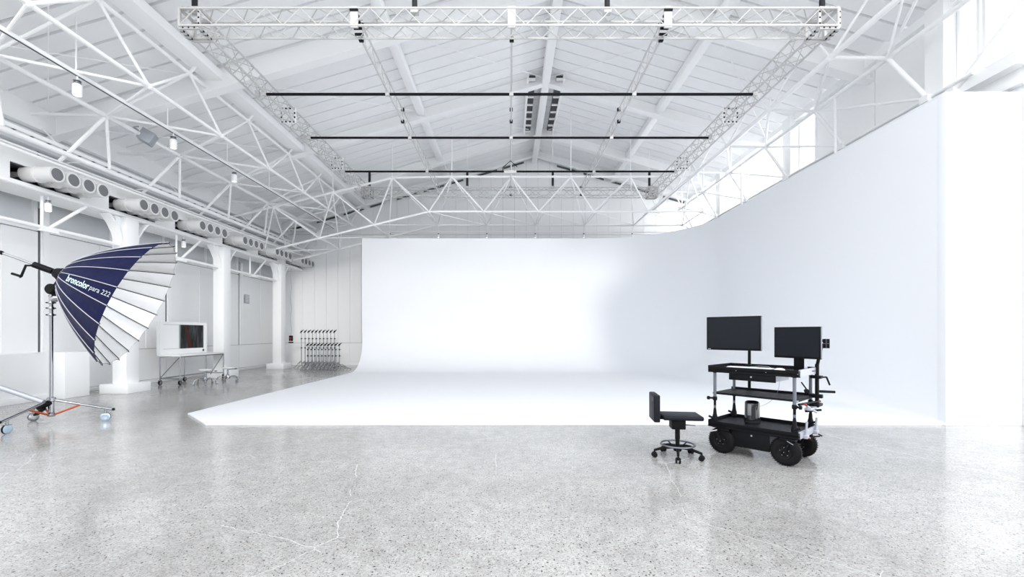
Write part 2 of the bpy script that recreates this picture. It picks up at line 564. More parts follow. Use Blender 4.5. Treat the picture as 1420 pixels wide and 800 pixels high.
# ------------------------------------------------------------------ cyclorama
def cyc():
    X1, Y0, YW = 6.37, 6.54, 16.6
    RC = 3.2; ZT = 4.87
    path = []     # (x, y, nx, ny, cove radius)
    for k in range(15):
        t = k / 14
        path.append((-5.49 + t * (X1 - RC + 5.49), YW, 0, -1, 1.6))
    for k in range(1, 25):
        a = R(90) * k / 24
        cx, cy = X1 - RC, YW - RC
        path.append((cx + RC * math.sin(a), cy + RC * math.cos(a), -math.sin(a), -math.cos(a), 1.6))
    for k in range(1, 15):
        t = k / 14
        yy = (YW - RC) + (Y0 - (YW - RC)) * t
        path.append((X1, yy, -1, 0, 1.6 * (1 - t) ** 1.3 + 0.05 * t))
    b = bmesh.new()
    rows = []
    NP = 16
    for (x, y, nx, ny, r) in path:
        row = []
        for j in range(NP + 1):
            a = R(90) * j / NP
            d = r * (1 - math.sin(a)); z = r * (1 - math.cos(a))
            row.append((x + nx * d, y + ny * d, 0.025 + z))
        for j in range(1, 7):
            z = 0.025 + r + (ZT - 0.025 - r) * j / 6
            row.append((x, y, z))
        wt = max(0, min(1, -x / 5.49)) if y >= YW - 0.01 else 0
        row = [(px + 0.16 * wt * max(0, 1 - pz / 1.6), py, pz) for px, py, pz in row]
        rows.append([b.verts.new(p) for p in row])
    for r0, r1 in zip(rows, rows[1:]):
        for j in range(len(r0) - 1):
            b.faces.new((r0[j], r0[j + 1], r1[j + 1], r1[j]))
    me = bpy.data.meshes.new('cyclorama')
    inner = [tuple(r[0].co) for r in rows]
    # back skin 10 cm behind the face, and the cut edges, each with its own vertices
    back = []
    for (x, y, nx, ny, r), r0 in zip(path, rows):
        row = []
        for j, v in enumerate(r0):
            a = R(90) * min(j, NP) / NP
            row.append(b.verts.new(v.co - Vector((nx * math.sin(a), ny * math.sin(a), math.cos(a) * 0.2)) * 0.10))
        back.append(row)
    for r0, r1 in zip(back, back[1:]):
        for j in range(len(r0) - 1):
            b.faces.new((r0[j], r1[j], r1[j + 1], r0[j + 1]))
    def rim(A, Bk):
        A2 = [b.verts.new(v.co) for v in A]; B2 = [b.verts.new(v.co) for v in Bk]
        for k in range(len(A2) - 1):
            b.faces.new((A2[k], A2[k + 1], B2[k + 1], B2[k]))
    rim([r[-1] for r in rows], [r[-1] for r in back])
    rim(rows[0], back[0]); rim(rows[-1], back[-1])
    b.to_mesh(me); b.free()
    me.materials.append(M['cyc'])
    for p in me.polygons:
        p.use_smooth = True
    root = thing('cyclorama', 'large white infinity cove with curved corner and floor, filling the middle of the hall', 'backdrop', (0, 0, 0))
    o = link('curved_wall', me, root)
    # floor slab of the cove
    pts = [(p[0], p[1]) for p in inner]
    poly = [(-4.45, 6.54), (-5.34, 7.41)] + pts
    fl = B(M['cyc'])
    fl.prism([(p[0], p[1], 0.003) for p in poly], (0, 0, 0.022))
    fl.build('stage_floor', root)
    B(M['cyc']).box((6.365, 6.53, 0.0), (7.49, 6.66, 4.88), 0.004).build('return_wall', root)
    B(M['cyc']).box((6.365, 6.66, 4.86), (6.52, 13.3, 4.88)).build('top_cap', root)
    return root
cyc()

# ------------------------------------------------------------------ left columns, bulkhead, air nozzles
def column(yc, label):
    xc = -8.82
    t = thing('column', label, 'column', (xc, yc, 0), 0, 'columns along the left wall')
    B(M['steel']).box((-0.32, -0.32, 0), (0.32, 0.32, 0.21), 0.008).build('base_block', t)
    B(M['steel']).box((-0.16, -0.17, 0.21), (0.16, 0.17, 3.97), 0.006).build('shaft', t)
    for s in (-1, 1):
        B(M['steel']).prism([(-0.10, s * 0.17, 3.33), (-0.10, s * 0.20, 3.33), (-0.10, s * 0.27, 3.60), (-0.10, s * 0.40, 3.80), (-0.10, s * 0.56, 3.97), (-0.10, s * 0.50, 3.97), (-0.10, s * 0.36, 3.82), (-0.10, s * 0.23, 3.61)], (0.20, 0, 0)).prism([(-0.02, s * 0.165, 3.33), (-0.02, s * 0.165, 3.97), (-0.02, s * 0.30, 3.97), (-0.02, s * 0.24, 3.62)], (0.04, 0, 0)).build('haunch', t)
column(6.85, 'white square column left of the photographic umbrella, nearest the camera')
column(10.27, 'white square column with wide base block just behind the umbrella')
column(13.7, 'white square column behind the mirror table and chrome stools')
column(17.1, 'white square column at the back beside the rolling light stands')
bk = struct(B(M['band']).box((-9.43, 4.6, 3.98), (-8.86, YB, 4.12), 0.01).build('trim_2'))
slab('lower_face', bk, (-8.86, 4.6, 3.98), (-8.80, YB, 4.09), M['band'])
slab('upper_face', bk, (-8.86, 4.6, 4.385), (-8.80, YB, 4.62), M['band'])
slab('top_board', bk, (-9.43, 4.6, 4.60), (-8.86, YB, 4.66), M['band'])
slab('inner_board', bk, (-9.43, 4.6, 4.12), (-9.38, YB, 4.62), M['gap'])
slots = [7.87 + 1.94 * k - 1.94 for k in range(7)]
prev = 4.6
for ys in slots[1:]:
    slab('face_pier', bk, (-8.86, prev, 4.09), (-8.80, ys, 4.385), M['band'])
    prev = min(ys + 1.28, YB)
ords = ['', 'nearest', 'second nearest', 'third nearest', 'fourth nearest', 'fifth nearest', 'farthest']
nz0 = None
def nozzle_bank(y0, label):
    t = thing('nozzle_bank', label, 'air vent', (-8.83, y0, 4.26), 0, 'air nozzle banks in the left bulkhead')
    B(M['dark']).box((-0.50, 0.0, -0.165), (-0.46, 1.28, 0.12)).box((-0.46, 0.0, -0.168), (0.02, 1.28, -0.155)).box((-0.46, 0.0, 0.10), (0.0, 1.28, 0.12)).box((-0.46, 0.0, -0.16), (0.0, 0.02, 0.12)).build('recess', t)
    for j in range(4):
        yc = 0.33 + 0.31 * j
        n = B(M['duct'])
        n.lathe((-0.42, yc, 0.0), (1, 0, 0), [(0.05, 0.10), (0.05, 0.34), (0.120, 0.345), (0.134, 0.36), (0.134, 0.585), (0.126, 0.588), (0.126, 0.602), (0.152, 0.605), (0.152, 0.63), (0.134, 0.635), (0.134, 0.80), (0.143, 0.93), (0.143, 0.955), (0.112, 0.955), (0.108, 0.93)], 28)
        nn = n.build('nozzle', t)
        B(M['disc']).lathe((-0.42, yc, 0.0), (1, 0, 0), [(0.113, 0.935), (0.113, 0.952), (0.08, 0.958)], 28).build('grille', nn)
    return t
for k, ys in enumerate(slots[1:]):
    if k == 0:
        nz0 = nozzle_bank(ys, 'row of four round grey air nozzles in the bulkhead, nearest the camera')
    else:
        dup(nz0, (-8.83, ys, 4.26), None, 'row of four round grey air nozzles in the bulkhead, %s from the camera' % ['', 'second', 'third', 'fourth', 'fifth', 'sixth and farthest'][k])
# pipes along the bulkhead
for nm, x, z, r, lab in (('handrail_pipe', -8.45, 4.76, 0.05, 'thick white pipe running above the air nozzles'), ('cable_pipe', -8.50, 4.52, 0.028, 'thin white pipe running just over the air nozzles'),
                   ('lower_pipe', -8.78, 4.02, 0.03, 'white pipe along the lower edge of the bulkhead'), ('cable_pipe', -8.62, 4.63, 0.02, 'slim white conduit between the two pipes over the nozzles')):
    t = thing(nm, lab, 'pipe', (x, 4.8, z))
    bar('tube', t, (x, 4.8, z), (x, YB - 0.02, z), r, M['steel'], 12)
    for k in range(9):
        yy = 5.6 + 1.65 * k
        bar('pipe_clamp', t, (x, yy, z), (-8.81, yy, z - 0.02), 0.012, M['steel'], 6)
t = thing('cable_tray', 'white cable tray with rungs along the left side above the nozzles', 'tray', (-8.9, 4.8, 5.0))
for dx in (-0.13, 0.13):
    slab('side_rail', t, (-8.9 + dx - 0.01, 4.8, 4.97), (-8.9 + dx + 0.01, YB - 0.05, 5.04), M['steel'])
for k in range(46):
    slab('rung', t, (-9.02, 4.9 + 0.305 * k, 4.975), (-8.78, 4.93 + 0.305 * k, 4.99), M['gap'])
for k in range(5):
    bar('hanger', t, (-8.9, 5.6 + 3.3 * k, 5.0), (-9.3, 5.6 + 3.3 * k, 5.42), 0.014, M['steel'], 6)
# tie tube between columns with raking braces
t = thing('tie_tube', 'white tie tube linking the left columns below the bulkhead', 'steel tube', (-8.82, 4.8, 3.35))
bar('tube', t, (-8.82, 4.8, 3.35), (-8.82, 16.93, 3.35), 0.035, M['steel'], 12)
for y in (5.1, 8.55, 12.0, 15.4):
    bar('brace', t, (-8.82, y, 3.35), (-8.82, y + 0.75, 3.98), 0.032, M['steel'], 10)
    bar('post', t, (-8.95, y, 3.30), (-8.95, y, 3.98), 0.025, M['steel'], 8)
    slab('gusset', t, (-8.86, y - 0.16, 3.28), (-8.78, y + 0.16, 3.33), M['steel'])
# small cylindrical downlights below the bulkhead
def spot(p, label, r=0.055, h=0.16, nm='downlight', grp='downlights under the left bulkhead', drop=0.12):
    t = thing(nm, label, 'light', p, 0, grp)
    B(M['steel']).lathe((0, 0, -h), (0, 0, 1), [(r * .9, 0), (r, 0.02), (r, h - 0.02), (r * .7, h)], 20).build('housing', t)
    B(M['lamp_face']).lathe((0, 0, -h - 0.004), (0, 0, 1), [(r * .7, 0), (r * .85, 0.006)], 20).build('lens', t)
    B(M['grey_metal']).lathe((0, 0, 0), (0, 0, 1), [(r * .8, 0), (r * .8, 0.015), (r * .5, 0.02), (r * .5, 0.035), (r * .8, 0.04), (r * .8, 0.05)], 16).build('heat_sink', t)
    B(M['steel']).rod((0, 0, 0.05), (0, 0, drop), 0.012, n=8).build('stem', t)
    return t
spot((-8.9, 8.62, 3.86), 'small white cylinder light under the bulkhead, nearest the camera')
spot((-8.9, 10.65, 3.86), 'small white cylinder light under the bulkhead above the column behind the umbrella')
spot((-8.9, 12.2, 3.86), 'small white cylinder light under the bulkhead above the mirror board')

# ------------------------------------------------------------------ tubular lattice girders of the hall
def node(name, parent, p, r=0.055):
    off = parent.location
    k = 'node%.3f' % r
    if k not in _unit:
        b = bmesh.new(); bmesh.ops.create_icosphere(b, subdivisions=2, radius=r)
        me = bpy.data.meshes.new('joint'); b.to_mesh(me); b.free(); me.materials.append(M['steel'])
        for q in me.polygons: q.use_smooth = True
        _unit[k] = me
    return link(name, _unit[k], parent, Matrix.Translation(Vector(p) - off))
S = 1.97
RB, RC_ = 0.048, 0.025
# left girder
g = thing('lattice_girder', 'white tubular lattice girder running along the left side below the roof', 'girder', (-6.5, 5.0, 5.6))
A_ = lambda y: Vector((-6.33, y, H + 5.13)); B_ = lambda y: Vector((-6.33, y, H + 4.33)); C_ = lambda y: Vector((-7.97, y, H + 4.29))
for fn, r in ((A_, 0.036), (B_, 0.034), (C_, 0.042)):
    bar('chord', g, fn(4.9), fn(18.3), r, M['steel'], 12)
ys = [8.83 - 2 * S + S * k for k in range(8)]
for i, y in enumerate(ys):
    node('joint', g, A_(y)); node('joint', g, C_(y))
    bar('brace', g, A_(y), C_(y), RC_, M['steel'])
    yb = y - S / 2
    node('joint', g, B_(yb))
    for yy in (y, y - S):
        if yy > 4.9:
            bar('brace', g, A_(yy), B_(yb), RC_, M['steel'])
            bar('brace', g, C_(yy), B_(yb), RC_, M['steel'])
    # ties from the outer chord to the wall and the bulkhead
    cw = C_(y)
    bar('wall_tie', g, cw, (XL + 0.34, y, cw.z + 0.05), 0.035, M['steel'])
    bar('wall_tie', g, cw, (-8.75, y - 0.15, 4.68), 0.035, M['steel'])
    bar('hanger', g, cw, (-8.35, y + 0.5, 4.78), 0.028, M['steel'])
    bar('hanger', g, A_(y), (-6.2, y + 0.02, roof_z(-6.2) - 0.19), 0.03, M['steel'])
# conduit below it with high bay lamps
t = thing('conduit', 'slim white conduit rail carrying high bay lamps beside the left girder', 'rail', (-7.15, 4.9, H + 4.27))
slab('rail', t, (-7.18, 4.9, H + 4.25), (-7.12, 18.2, H + 4.31), M['steel'])
slab('slot', t, (-7.165, 4.9, H + 4.246), (-7.135, 18.2, H + 4.2499), M['gap'])
for k in range(7):
    bar('hanger', t, (-7.15, 5.4 + S * k, H + 4.3), (-7.15, 5.4 + S * k, roof_z(-7.15)), 0.012, M['steel'], 6)
for k, y in enumerate((7.39, 9.5, 11.6)):
    spot((-7.15, y, H + 4.12), 'white high bay cylinder lamp on the left conduit, %s' % ['nearest the camera', 'second, right of the square floodlight', 'third and farthest'][k], 0.066, 0.19, 'high_bay_lamp', 'high bay lamps on the left conduit', 0.13)
# square floodlight
t = thing('floodlight', 'square grey floodlight clamped to the left girder', 'light', (-7.9, 9.75, H + 4.27), R(25))
B(M['flood']).box((-0.13, -0.13, -0.13), (0.13, 0.13, 0.13), 0.015, rot=Matrix.Rotation(R(28), 3, 'Y')).build('housing', t)
B(M['chrome']).sweep([(-0.16, -0.02, 0.02), (-0.24, -0.02, 0.1), (-0.24, -0.02, 0.18), (-0.14, -0.02, 0.2)], 0.014).lathe((-0.2, -0.03, 0.1), (0, 1, 0), [(0.05, -0.04), (0.06, 0), (0.05, 0.04)], 16).build('bracket', t)

# rear girder (crosswise, arched down to the left)
g2 = thing('lattice_girder', 'white tubular lattice girder crossing the hall near the rear wall', 'girder', (0, 16, 5.6))
drop = lambda x: -0.245 * max(0, -2.9 - x)
T2 = lambda x: Vector((x, 14.65, H + 5.13 + drop(x + 0.8))); F2 = lambda x: Vector((x, 15.9, H + 4.33 + drop(x))); K2 = lambda x: Vector((x, 17.8, H + 4.3 + drop(x)))
S2 = 1.95
xt = [0.05 + S2 * k for k in range(-5, 4)]
xb = [0.05 - S2 / 2 + S2 * k for k in range(-4, 5)]
for fn, xs in ((T2, xt), (F2, xb), (K2, xb)):
    for a, b in zip(xs, xs[1:]):
        bar('chord', g2, fn(a), fn(b), 0.036, M['steel'], 10)
    for x in xs:
        node('joint', g2, fn(x), 0.05)
for x in xt:
    for xx in (x - S2 / 2, x + S2 / 2):
        if xb[0] - 0.01 <= xx <= xb[-1] + 0.01:
            bar('brace', g2, T2(x), F2(xx), RC_, M['steel'])
            bar('brace', g2, T2(x), K2(xx), RC_ * 0.8, M['steel'])
for x in xb:
    bar('brace', g2, F2(x), K2(x), RC_ * 0.8, M['steel'])
for a, b in zip(xb, xb[1:]):
    bar('brace', g2, F2(a), K2(b), RC_ * 0.6, M['steel'])
for x in xt[2:]:
    bar('hanger', g2, T2(x), (x, 14.65, roof_z(x) - 0.02), 0.014, M['steel'], 6)
# rear fixture pipe with small spots above the cove
t = thing('lighting_pipe', 'thin white pipe above the top edge of the cove back wall', 'pipe', (0, 18.0, H + 4.07))
bar('tube', t, (-5.3, 18.0, H + 4.07), (6.6, 18.0, H + 4.07), 0.02, M['steel'], 8)
for x in xb[1:]:
    bar('hanger', t, (x, 18.0, H + 4.07), (x, 17.85, H + 4.3 + drop(x)), 0.012, M['steel'], 6)
for k, x in enumerate(xb[2:8]):
    spot((x, 18.0, H + 3.97), 'tiny spot lamp hanging above the cove back wall, %s from the left' % ['first', 'second', 'third', 'fourth', 'fifth', 'sixth'][k], 0.045, 0.12, 'spot_lamp', 'spot lamps above the cove back wall', 0.1)

# right girder
g3 = thing('lattice_girder', 'white tubular lattice girder running along the right side by the clerestory windows', 'girder', (6.5, 7, 6.3))
P3 = lambda y: Vector((5.93, y, H + 5.10)); Q3 = lambda y: Vector((6.98, y, H + 5.08)); W3 = lambda y: Vector((7.26, y, H + 4.08))
bar('chord', g3, P3(5.6), P3(18.7), 0.050, M['steel'], 12)
bar('chord', g3, Q3(6.0), Q3(18.7), 0.042, M['steel'], 12)
bar('chord', g3, W3(7.0), W3(18.7), 0.03, M['steel'], 10)
ysr = [8.27 + S * k for k in range(-1, 6)]
for y in ysr:
    node('joint', g3, P3(y), 0.065); node('joint', g3, Q3(y), 0.06)
    bar('brace', g3, P3(y), Q3(y), 0.034, M['steel'])
    bar('brace', g3, P3(y), Q3(y + S), 0.025, M['steel'])
    if y > 7.3:
        bar('wall_strut', g3, Q3(y), W3(y - 0.5), 0.042, M['steel'], 12)
        bar('brace', g3, Q3(y + S), W3(y - 0.5), 0.025, M['steel'])
        slab('strut_foot', g3, (7.18, y - 0.58, H + 4.0), (7.28, y - 0.42, H + 4.12), M['steel'])
    bar('roof_rod', g3, Q3(y), (6.6, y - 0.9, roof_z(6.6) - 0.02), 0.022, M['steel'])
    bar('roof_rod', g3, P3(y), (6.25, y - 0.9, roof_z(6.25) - 0.02), 0.022, M['steel'])
    bar('roof_rod', g3, P3(y), (5.7, y + 0.6, roof_z(5.7) - 0.02), 0.022, M['steel'])
for y in (9.6, 13.5):
    bar('post', g3, (6.98, y, H + 5.08), (7.0, y, H + 3.6), 0.032, M['steel'])

# ------------------------------------------------------------------ suspended truss grid
GX, GY0, GS, GYS = 5.0, 7.28, 0.27, 2.86
ZT_, ZB_ = H + 5.07, H + 4.80
rows = [GY0 + GYS * k for k in range(4)]
WX = 0.31        # depth of the cross trusses along Y
def box_truss(a, b, wvec, label, npan, blocks):
    """a,b = end points of the top reference chord; wvec = vector to the other pair of chords"""
    a, b, wv = Vector(a), Vector(b), Vector(wvec)
    dz = Vector((0, 0, -(ZT_ - ZB_)))
    t = thing('box_truss', label, 'truss', ((a + b) / 2 + wv / 2 + dz), 0, 'box trusses of the suspended frame')
    cor = [Vector(), dz, dz + wv, wv]
    for c in cor:
        bar('chord', t, a + c, b + c, 0.017, M['alu'], 8)
    d = b - a
    for s in range(4):
        c0, c1 = cor[s], cor[(s + 1) % 4]
        if s in (2,):
            pass
        n = npan
        for k in range(n):
            p0 = a + d * (k / n); p1 = a + d * ((k + 1) / n)
            if k % 2:
                bar('lacing', t, p0 + c0, p1 + c1, 0.009, M['alu'], 5)
            else:
                bar('lacing', t, p0 + c1, p1 + c0, 0.009, M['alu'], 5)
    for e in (a, b):
        for s in range(4):
            bar('end_frame', t, e + cor[s], e + cor[(s + 1) % 4], 0.019, M['alu'], 6)
    for p in blocks:
        corner_block(t, Vector(p))
    return t
def block_mesh():
    s = 0.155
    b = B([M['alu'], M['black']])
    for x in (-s, s):
        for y in (-s, s):
            b.box((x - 0.02, y - 0.02, -s), (x + 0.02, y + 0.02, s))
    for z in (-s, s):
        for x in (-s, s):
            b.box((x - 0.02, -s, z - 0.02), (x + 0.02, s, z + 0.02))
        for y in (-s, s):
            b.box((-s, y - 0.02, z - 0.02), (s, y + 0.02, z + 0.02))
    for y in (-s - 0.022,):
        for k in (-1, 0, 1):
            for q in (-1, 1):
                b.box((k * 0.09 - 0.013, y, q * s - 0.013), (k * 0.09 + 0.013, y + 0.02, q * s + 0.013), mi=1)
                b.box((q * s - 0.013, y, k * 0.09 - 0.013), (q * s + 0.013, y + 0.02, k * 0.09 + 0.013), mi=1)
    for q in (-1, 1):
        for k in (-1, 0, 1):
            b.box((q * s - 0.03, k * 0.09 - 0.013, -s - 0.02), (q * s + 0.03, k * 0.09 + 0.013, -s + 0.0), mi=1)
    return b.mesh('truss_block')
BLK = block_mesh()
def plate_mesh():
    s = 0.15
    b = B([M['steel'], M['black']])
    b.box((-s - 0.022, -0.015, -s - 0.022), (-s + 0.022, 0.015, s + 0.022)); b.box((s - 0.022, -0.015, -s - 0.022), (s + 0.022, 0.015, s + 0.022))
    b.box((-s, -0.015, -s - 0.022), (s, 0.015, -s + 0.022)); b.box((-s, -0.015, s - 0.022), (s, 0.015, s + 0.022))
    for q in (-1, 1):
        for k in (-1.0, -0.36, 0.36, 1.0):
            b.box((k * 0.13 - 0.016, -0.03, q * s - 0.014), (k * 0.13 + 0.016, -0.014, q * s + 0.014), mi=1)
            if abs(k) < 1: b.box((q * s - 0.014, -0.03, k * 0.13 - 0.016), (q * s + 0.014, -0.014, k * 0.13 + 0.016), mi=1)
    return b.mesh('joint_plate')
PLT = plate_mesh()
def corner_block(t, p):
    if rows[0] + 1 < p.y < rows[3] - 1:
        return link('joint_plate', PLT, t, Matrix.Translation(p - t.location))
    return link('corner_block', BLK, t, Matrix.Translation(p - t.location))
zc = (ZT_ + ZB_) / 2
xs5 = [-5.02, -2.43, 0.03, 2.47, 5.0]
box_truss((-5.16, GY0 - WX, ZT_), (5.12, GY0 - WX, ZT_), (0, WX, 0), 'long silver box truss across the top of the picture, nearest the camera', 38, [(-5.02, GY0 - 0.12, zc), (5.0, GY0 - 0.12, zc)])
box_truss((-5.1, rows[3] - WX, ZT_), (5.1, rows[3] - WX, ZT_), (0, WX, 0), 'far silver box truss of the suspended frame, above the cove back wall', 34, [(-5.02, rows[3] - 0.1, zc), (5.0, rows[3] - 0.1, zc)])
box_truss((-5.15, GY0 + 0.05, ZT_), (-5.15, rows[3] - WX - 0.05, ZT_), (0.27, 0, 0), 'silver box truss receding along the left side of the suspended frame', 34, [(-5.02, rows[1], zc), (-5.02, rows[2], zc)])
box_truss((4.87, GY0 + 0.05, ZT_), (4.87, rows[3] - WX - 0.05, ZT_), (0.27, 0, 0), 'silver box truss receding along the right side of the suspended frame', 34, [(5.0, rows[1], zc), (5.0, rows[2], zc)])
for x, lab in ((-2.43, 'slim ladder truss receding between the left box truss and the middle one'), (0.03, 'slim ladder truss receding along the middle of the suspended frame'), (2.47, 'slim ladder truss receding between the middle one and the right box truss')):
    t = thing('ladder_truss', lab, 'truss', (x, (GY0 + rows[3]) / 2, ZB_), 0, 'ladder trusses of the suspended frame')
    for z in (ZT_, ZB_):
        bar('chord', t, (x, GY0, z), (x, rows[3] - WX, z), 0.016, M['alu'], 8)
    n = 30
    L0, L1 = GY0 + 0.05, rows[3] - WX - 0.05
    for k in range(n):
        ya = L0 + (L1 - L0) * k / n; yb_ = L0 + (L1 - L0) * (k + 1) / n
        bar('lacing', t, (x, ya, ZB_ if k % 2 else ZT_), (x, yb_, ZT_ if k % 2 else ZB_), 0.008, M['alu'], 5)
    for ry in (GY0 + 0.03, rows[1], rows[3] - WX - 0.04):
        for z in (ZT_, ZB_):
            slab('coupler', t, (x - 0.035, ry - 0.03, z - 0.03), (x + 0.035, ry + 0.03, z + 0.03), M['black'])
    slab('end_plate', t, (x - 0.06, GY0 - WX - 0.0, ZB_ - 0.03), (x + 0.06, GY0 - WX + 0.03, ZT_ + 0.03), M['alu'])
    if abs(x) > 1:
        for k in range(5):
            slab('bolt_block', t, (x - 0.065, GY0 - WX - 0.02 + 0.06 * k, ZT_ - 0.05 - 0.055 * k), (x + 0.065, GY0 - WX + 0.01 + 0.06 * k, ZT_ - 0.02 - 0.055 * k), M['black'])
# three black pipes lying under the frame
for Yp, lab in ((8.9, 'long black pipe across the suspended frame, nearest the camera'), (10.88, 'long black pipe across the suspended frame, the middle of three'), (13.15, 'long black pipe across the suspended frame, farthest of three')):
    t = thing('black_pipe', lab, 'pipe', (0, Yp, ZB_ - 0.045), 0, 'black pipes across the suspended frame')
    bar('tube', t, (-4.85, Yp, ZB_ - 0.045), (4.83, Yp, ZB_ - 0.045), 0.027, M['black'], 14)
    for x in (-5.02, -4.88, -2.43, 0.03, 2.47, 4.87):
        slab('clamp', t, (x - 0.04, Yp - 0.035, ZB_ - 0.08), (x + 0.04, Yp + 0.035, ZB_ + 0.015), M['alu'])
# chain hoists
def hoist(p, label, ztop):
    t = thing('chain_hoist', label, 'hoist', p, 0, 'chain hoists holding the suspended frame')
    B(M['chain']).lathe((0, 0, 0.06), (0, 0, 1), [(0.03, 0), (0.042, 0.02), (0.042, 0.50), (0.03, 0.54)], 14).build('chain_bag', t)
    B(M['steel']).rod((0, 0, 0.58), (0, 0, ztop - p[2]), 0.009, n=6).build('chain', t)
    B(M['alu']).box((-0.06, -0.05, -0.02), (0.06, 0.05, 0.06), 0.01).build('beam_clamp', t)
    return t
for px, lab in ((270, 'first from the left'), (575, 'second from the left'), (842, 'third from the left'), (1140, 'last on the right')):
    x = (px - 707) * 7.12 / 620
    hoist((x, 7.12, ZT_ + 0.03), 'black chain hoist bag above the near box truss, ' + lab, roof_z(x))
for px, lab in ((512.5, 'first from the left'), (648, 'second from the left'), (766.5, 'third from the left'), (900.5, 'last on the right')):
    x = (px - 707) * 15.7 / 620
    hoist((x, 15.7, ZT_ + 0.03), 'black chain hoist bag above the far box truss, ' + lab, roof_z(x))
# bridle under the ridge at centre
t = thing('hoist_bridle', 'small black wire bridle with two hooks hanging at the centre of the suspended frame', 'hoist', (0.0, 12.4, ZB_ - 0.2))
B([M['black'], M['alu']]).sweep([(-0.2, 0, -0.12), (-0.19, 0, 0.0), (0.02, 0, 0.18), (0.20, 0, 0.02)], 0.012).box((-0.16, -0.03, -0.16), (0.18, 0.03, -0.10), mi=1).build('bridle', t)

# ------------------------------------------------------------------ giant photographic umbrella
def umbrella():
    az, el, L, RR = 0.40158394, -0.4020771, 0.99642, 1.04042
    A = Vector((-6.6106, 6.6, 2.2123))
    a = Vector((math.cos(el) * math.cos(az), math.cos(el) * math.sin(az), math.sin(el)))
    e1 = a.cross(Vector((0, 0, 1))).normalized(); e2 = e1.cross(a)
    base = Vector((-6.77, 6.6, 0))
    t = thing('umbrella', 'giant navy and silver parabolic photographic umbrella tilted on its wheeled stand', 'umbrella', base)
    def rad(u):
        return 0.075 + (RR - 0.075) * (u ** 0.66)
    def P(th, u, extra=0.0, sag=0.0):
        r = rad(u) + extra - sag
        return A + a * (L * u) + e1 * (math.cos(th) * r) + e2 * (math.sin(th) * r) - base
    NR = 24; off = R(-6)
    NU, NV = 14, 4
    for i in range(NR):
        t0 = off + 2 * PI * i / NR; t1 = off + 2 * PI * (i + 1) / NR
        bm = bmesh.new()
        outer, inner = [], []
        for j in range(NU + 1):
            u = j / NU
            ro, ri = [], []
            for k in range(NV + 1):
                s = k / NV
                th = t0 + (t1 - t0) * s
                sag = 4 * s * (1 - s) * (0.020 * u + 0.003)
                uu = u - (4 * s * (1 - s) * 0.008 if j == NU else 0)
                ro.append(bm.verts.new(P(th, uu, 0.0, sag)))
                ri.append(bm.verts.new(P(th, uu, -0.006, sag)))
            outer.append(ro); inner.append(ri)
        for j in range(NU):
            for k in range(NV):
                f = bm.faces.new((outer[j][k], outer[j + 1][k], outer[j + 1][k + 1], outer[j][k + 1])); f.material_index = 0
                f = bm.faces.new((inner[j][k], inner[j][k + 1], inner[j + 1][k + 1], inner[j + 1][k])); f.material_index = 1
        for k in range(NV):
            f = bm.faces.new((outer[NU][k], inner[NU][k], inner[NU][k + 1], outer[NU][k + 1])); f.material_index = 0
        bmesh.ops.recalc_face_normals(bm, faces=bm.faces[:])
        me = bpy.data.meshes.new('fabric_panel'); bm.to_mesh(me); bm.free()
        me.materials.append(M['navy']); me.materials.append(M['silver_fabric'])
        for p in me.polygons: p.use_smooth = True
        me.set_sharp_from_angle(angle=R(50))
        link('fabric_panel', me, t)
        B(M['piping']).sweep([P(t0, j / 10, 0.004) for j in range(11)], 0.006, 5).build('seam_piping', t)
        B(M['black']).sweep([P(t0, 0.03 + 0.97 * j / 8, -0.02) for j in range(9)] + [P(t0, 1.012, 0.0)], 0.0055, 5).build('rib', t)
    # printing on the panel facing the camera
    def text_on(txt, u0, u1, hgt, m, th0, bold):
        cu = bpy.data.curves.new('lettering', 'FONT')
        cu.body = txt; cu.size = 1.0; cu.offset = bold; cu.resolution_u = 2
        cu.shear = 0.0
        o = bpy.data.objects.new('lettering_tmp', cu); COL.objects.link(o)
        bpy.context.view_layer.update()
        me = bpy.data.meshes.new_from_object(o.evaluated_get(bpy.context.evaluated_depsgraph_get()))
        bpy.data.objects.remove(o)
        xs = [v.co.x for v in me.vertices]; x0, x1 = min(xs), max(xs)
        bm = bmesh.new(); bm.from_mesh(me)
        bmesh.ops.subdivide_edges(bm, edges=[e for e in bm.edges if e.calc_length() > 0.25], cuts=2)
        for v in bm.verts:
            s = (v.co.x - x0) / (x1 - x0)
            u = u0 + (u1 - u0) * s
            th = th0 + (v.co.y - 0.3) * hgt / rad(u)
            frac = ((th - off) % (2 * PI / NR)) / (2 * PI / NR)
            sg = 4 * frac * (1 - frac) * (0.020 * u + 0.003)
            v.co = P(th, u, 0.004, sg)
        bm.to_mesh(me); bm.free()
        me.materials.clear(); me.materials.append(m)
        me.name = 'lettering'
        return link('lettering', me, t)
    o = text_on('broncolor', 0.26, 0.64, 0.135, M['txt_cyan'], R(1.7), 0.018)
    o['label'] = 'pale cyan lettering reading broncolor'
    o = text_on('para 222', 0.66, 0.965, 0.10, M['txt_grey'], R(1.7), 0.0)
    o['label'] = 'grey lettering reading para 222'
    # hub, focusing rod, crank
    h = B(M['black'])
    h.lathe(A - base - a * 0.10, a, [(0.05, 0), (0.07, 0.02), (0.085, 0.06), (0.10, 0.08), (0.10, 0.11), (0.07, 0.14)], 24)
    h.rod(A - base - a * 0.12, A - base - a * 0.34, 0.045, n=14)
    h.build('hub', t)
    rp = A - base - a * 0.70 + Vector((0, 0, 0.0))
    B([M['chrome'], M['black']]).rod(A - base - a * 0.12, rp, 0.016, n=12).rod(rp, rp - a * 0.03, 0.028, n=12, mi=1).build('focus_rod', t)
    c = A - base - a * 0.30
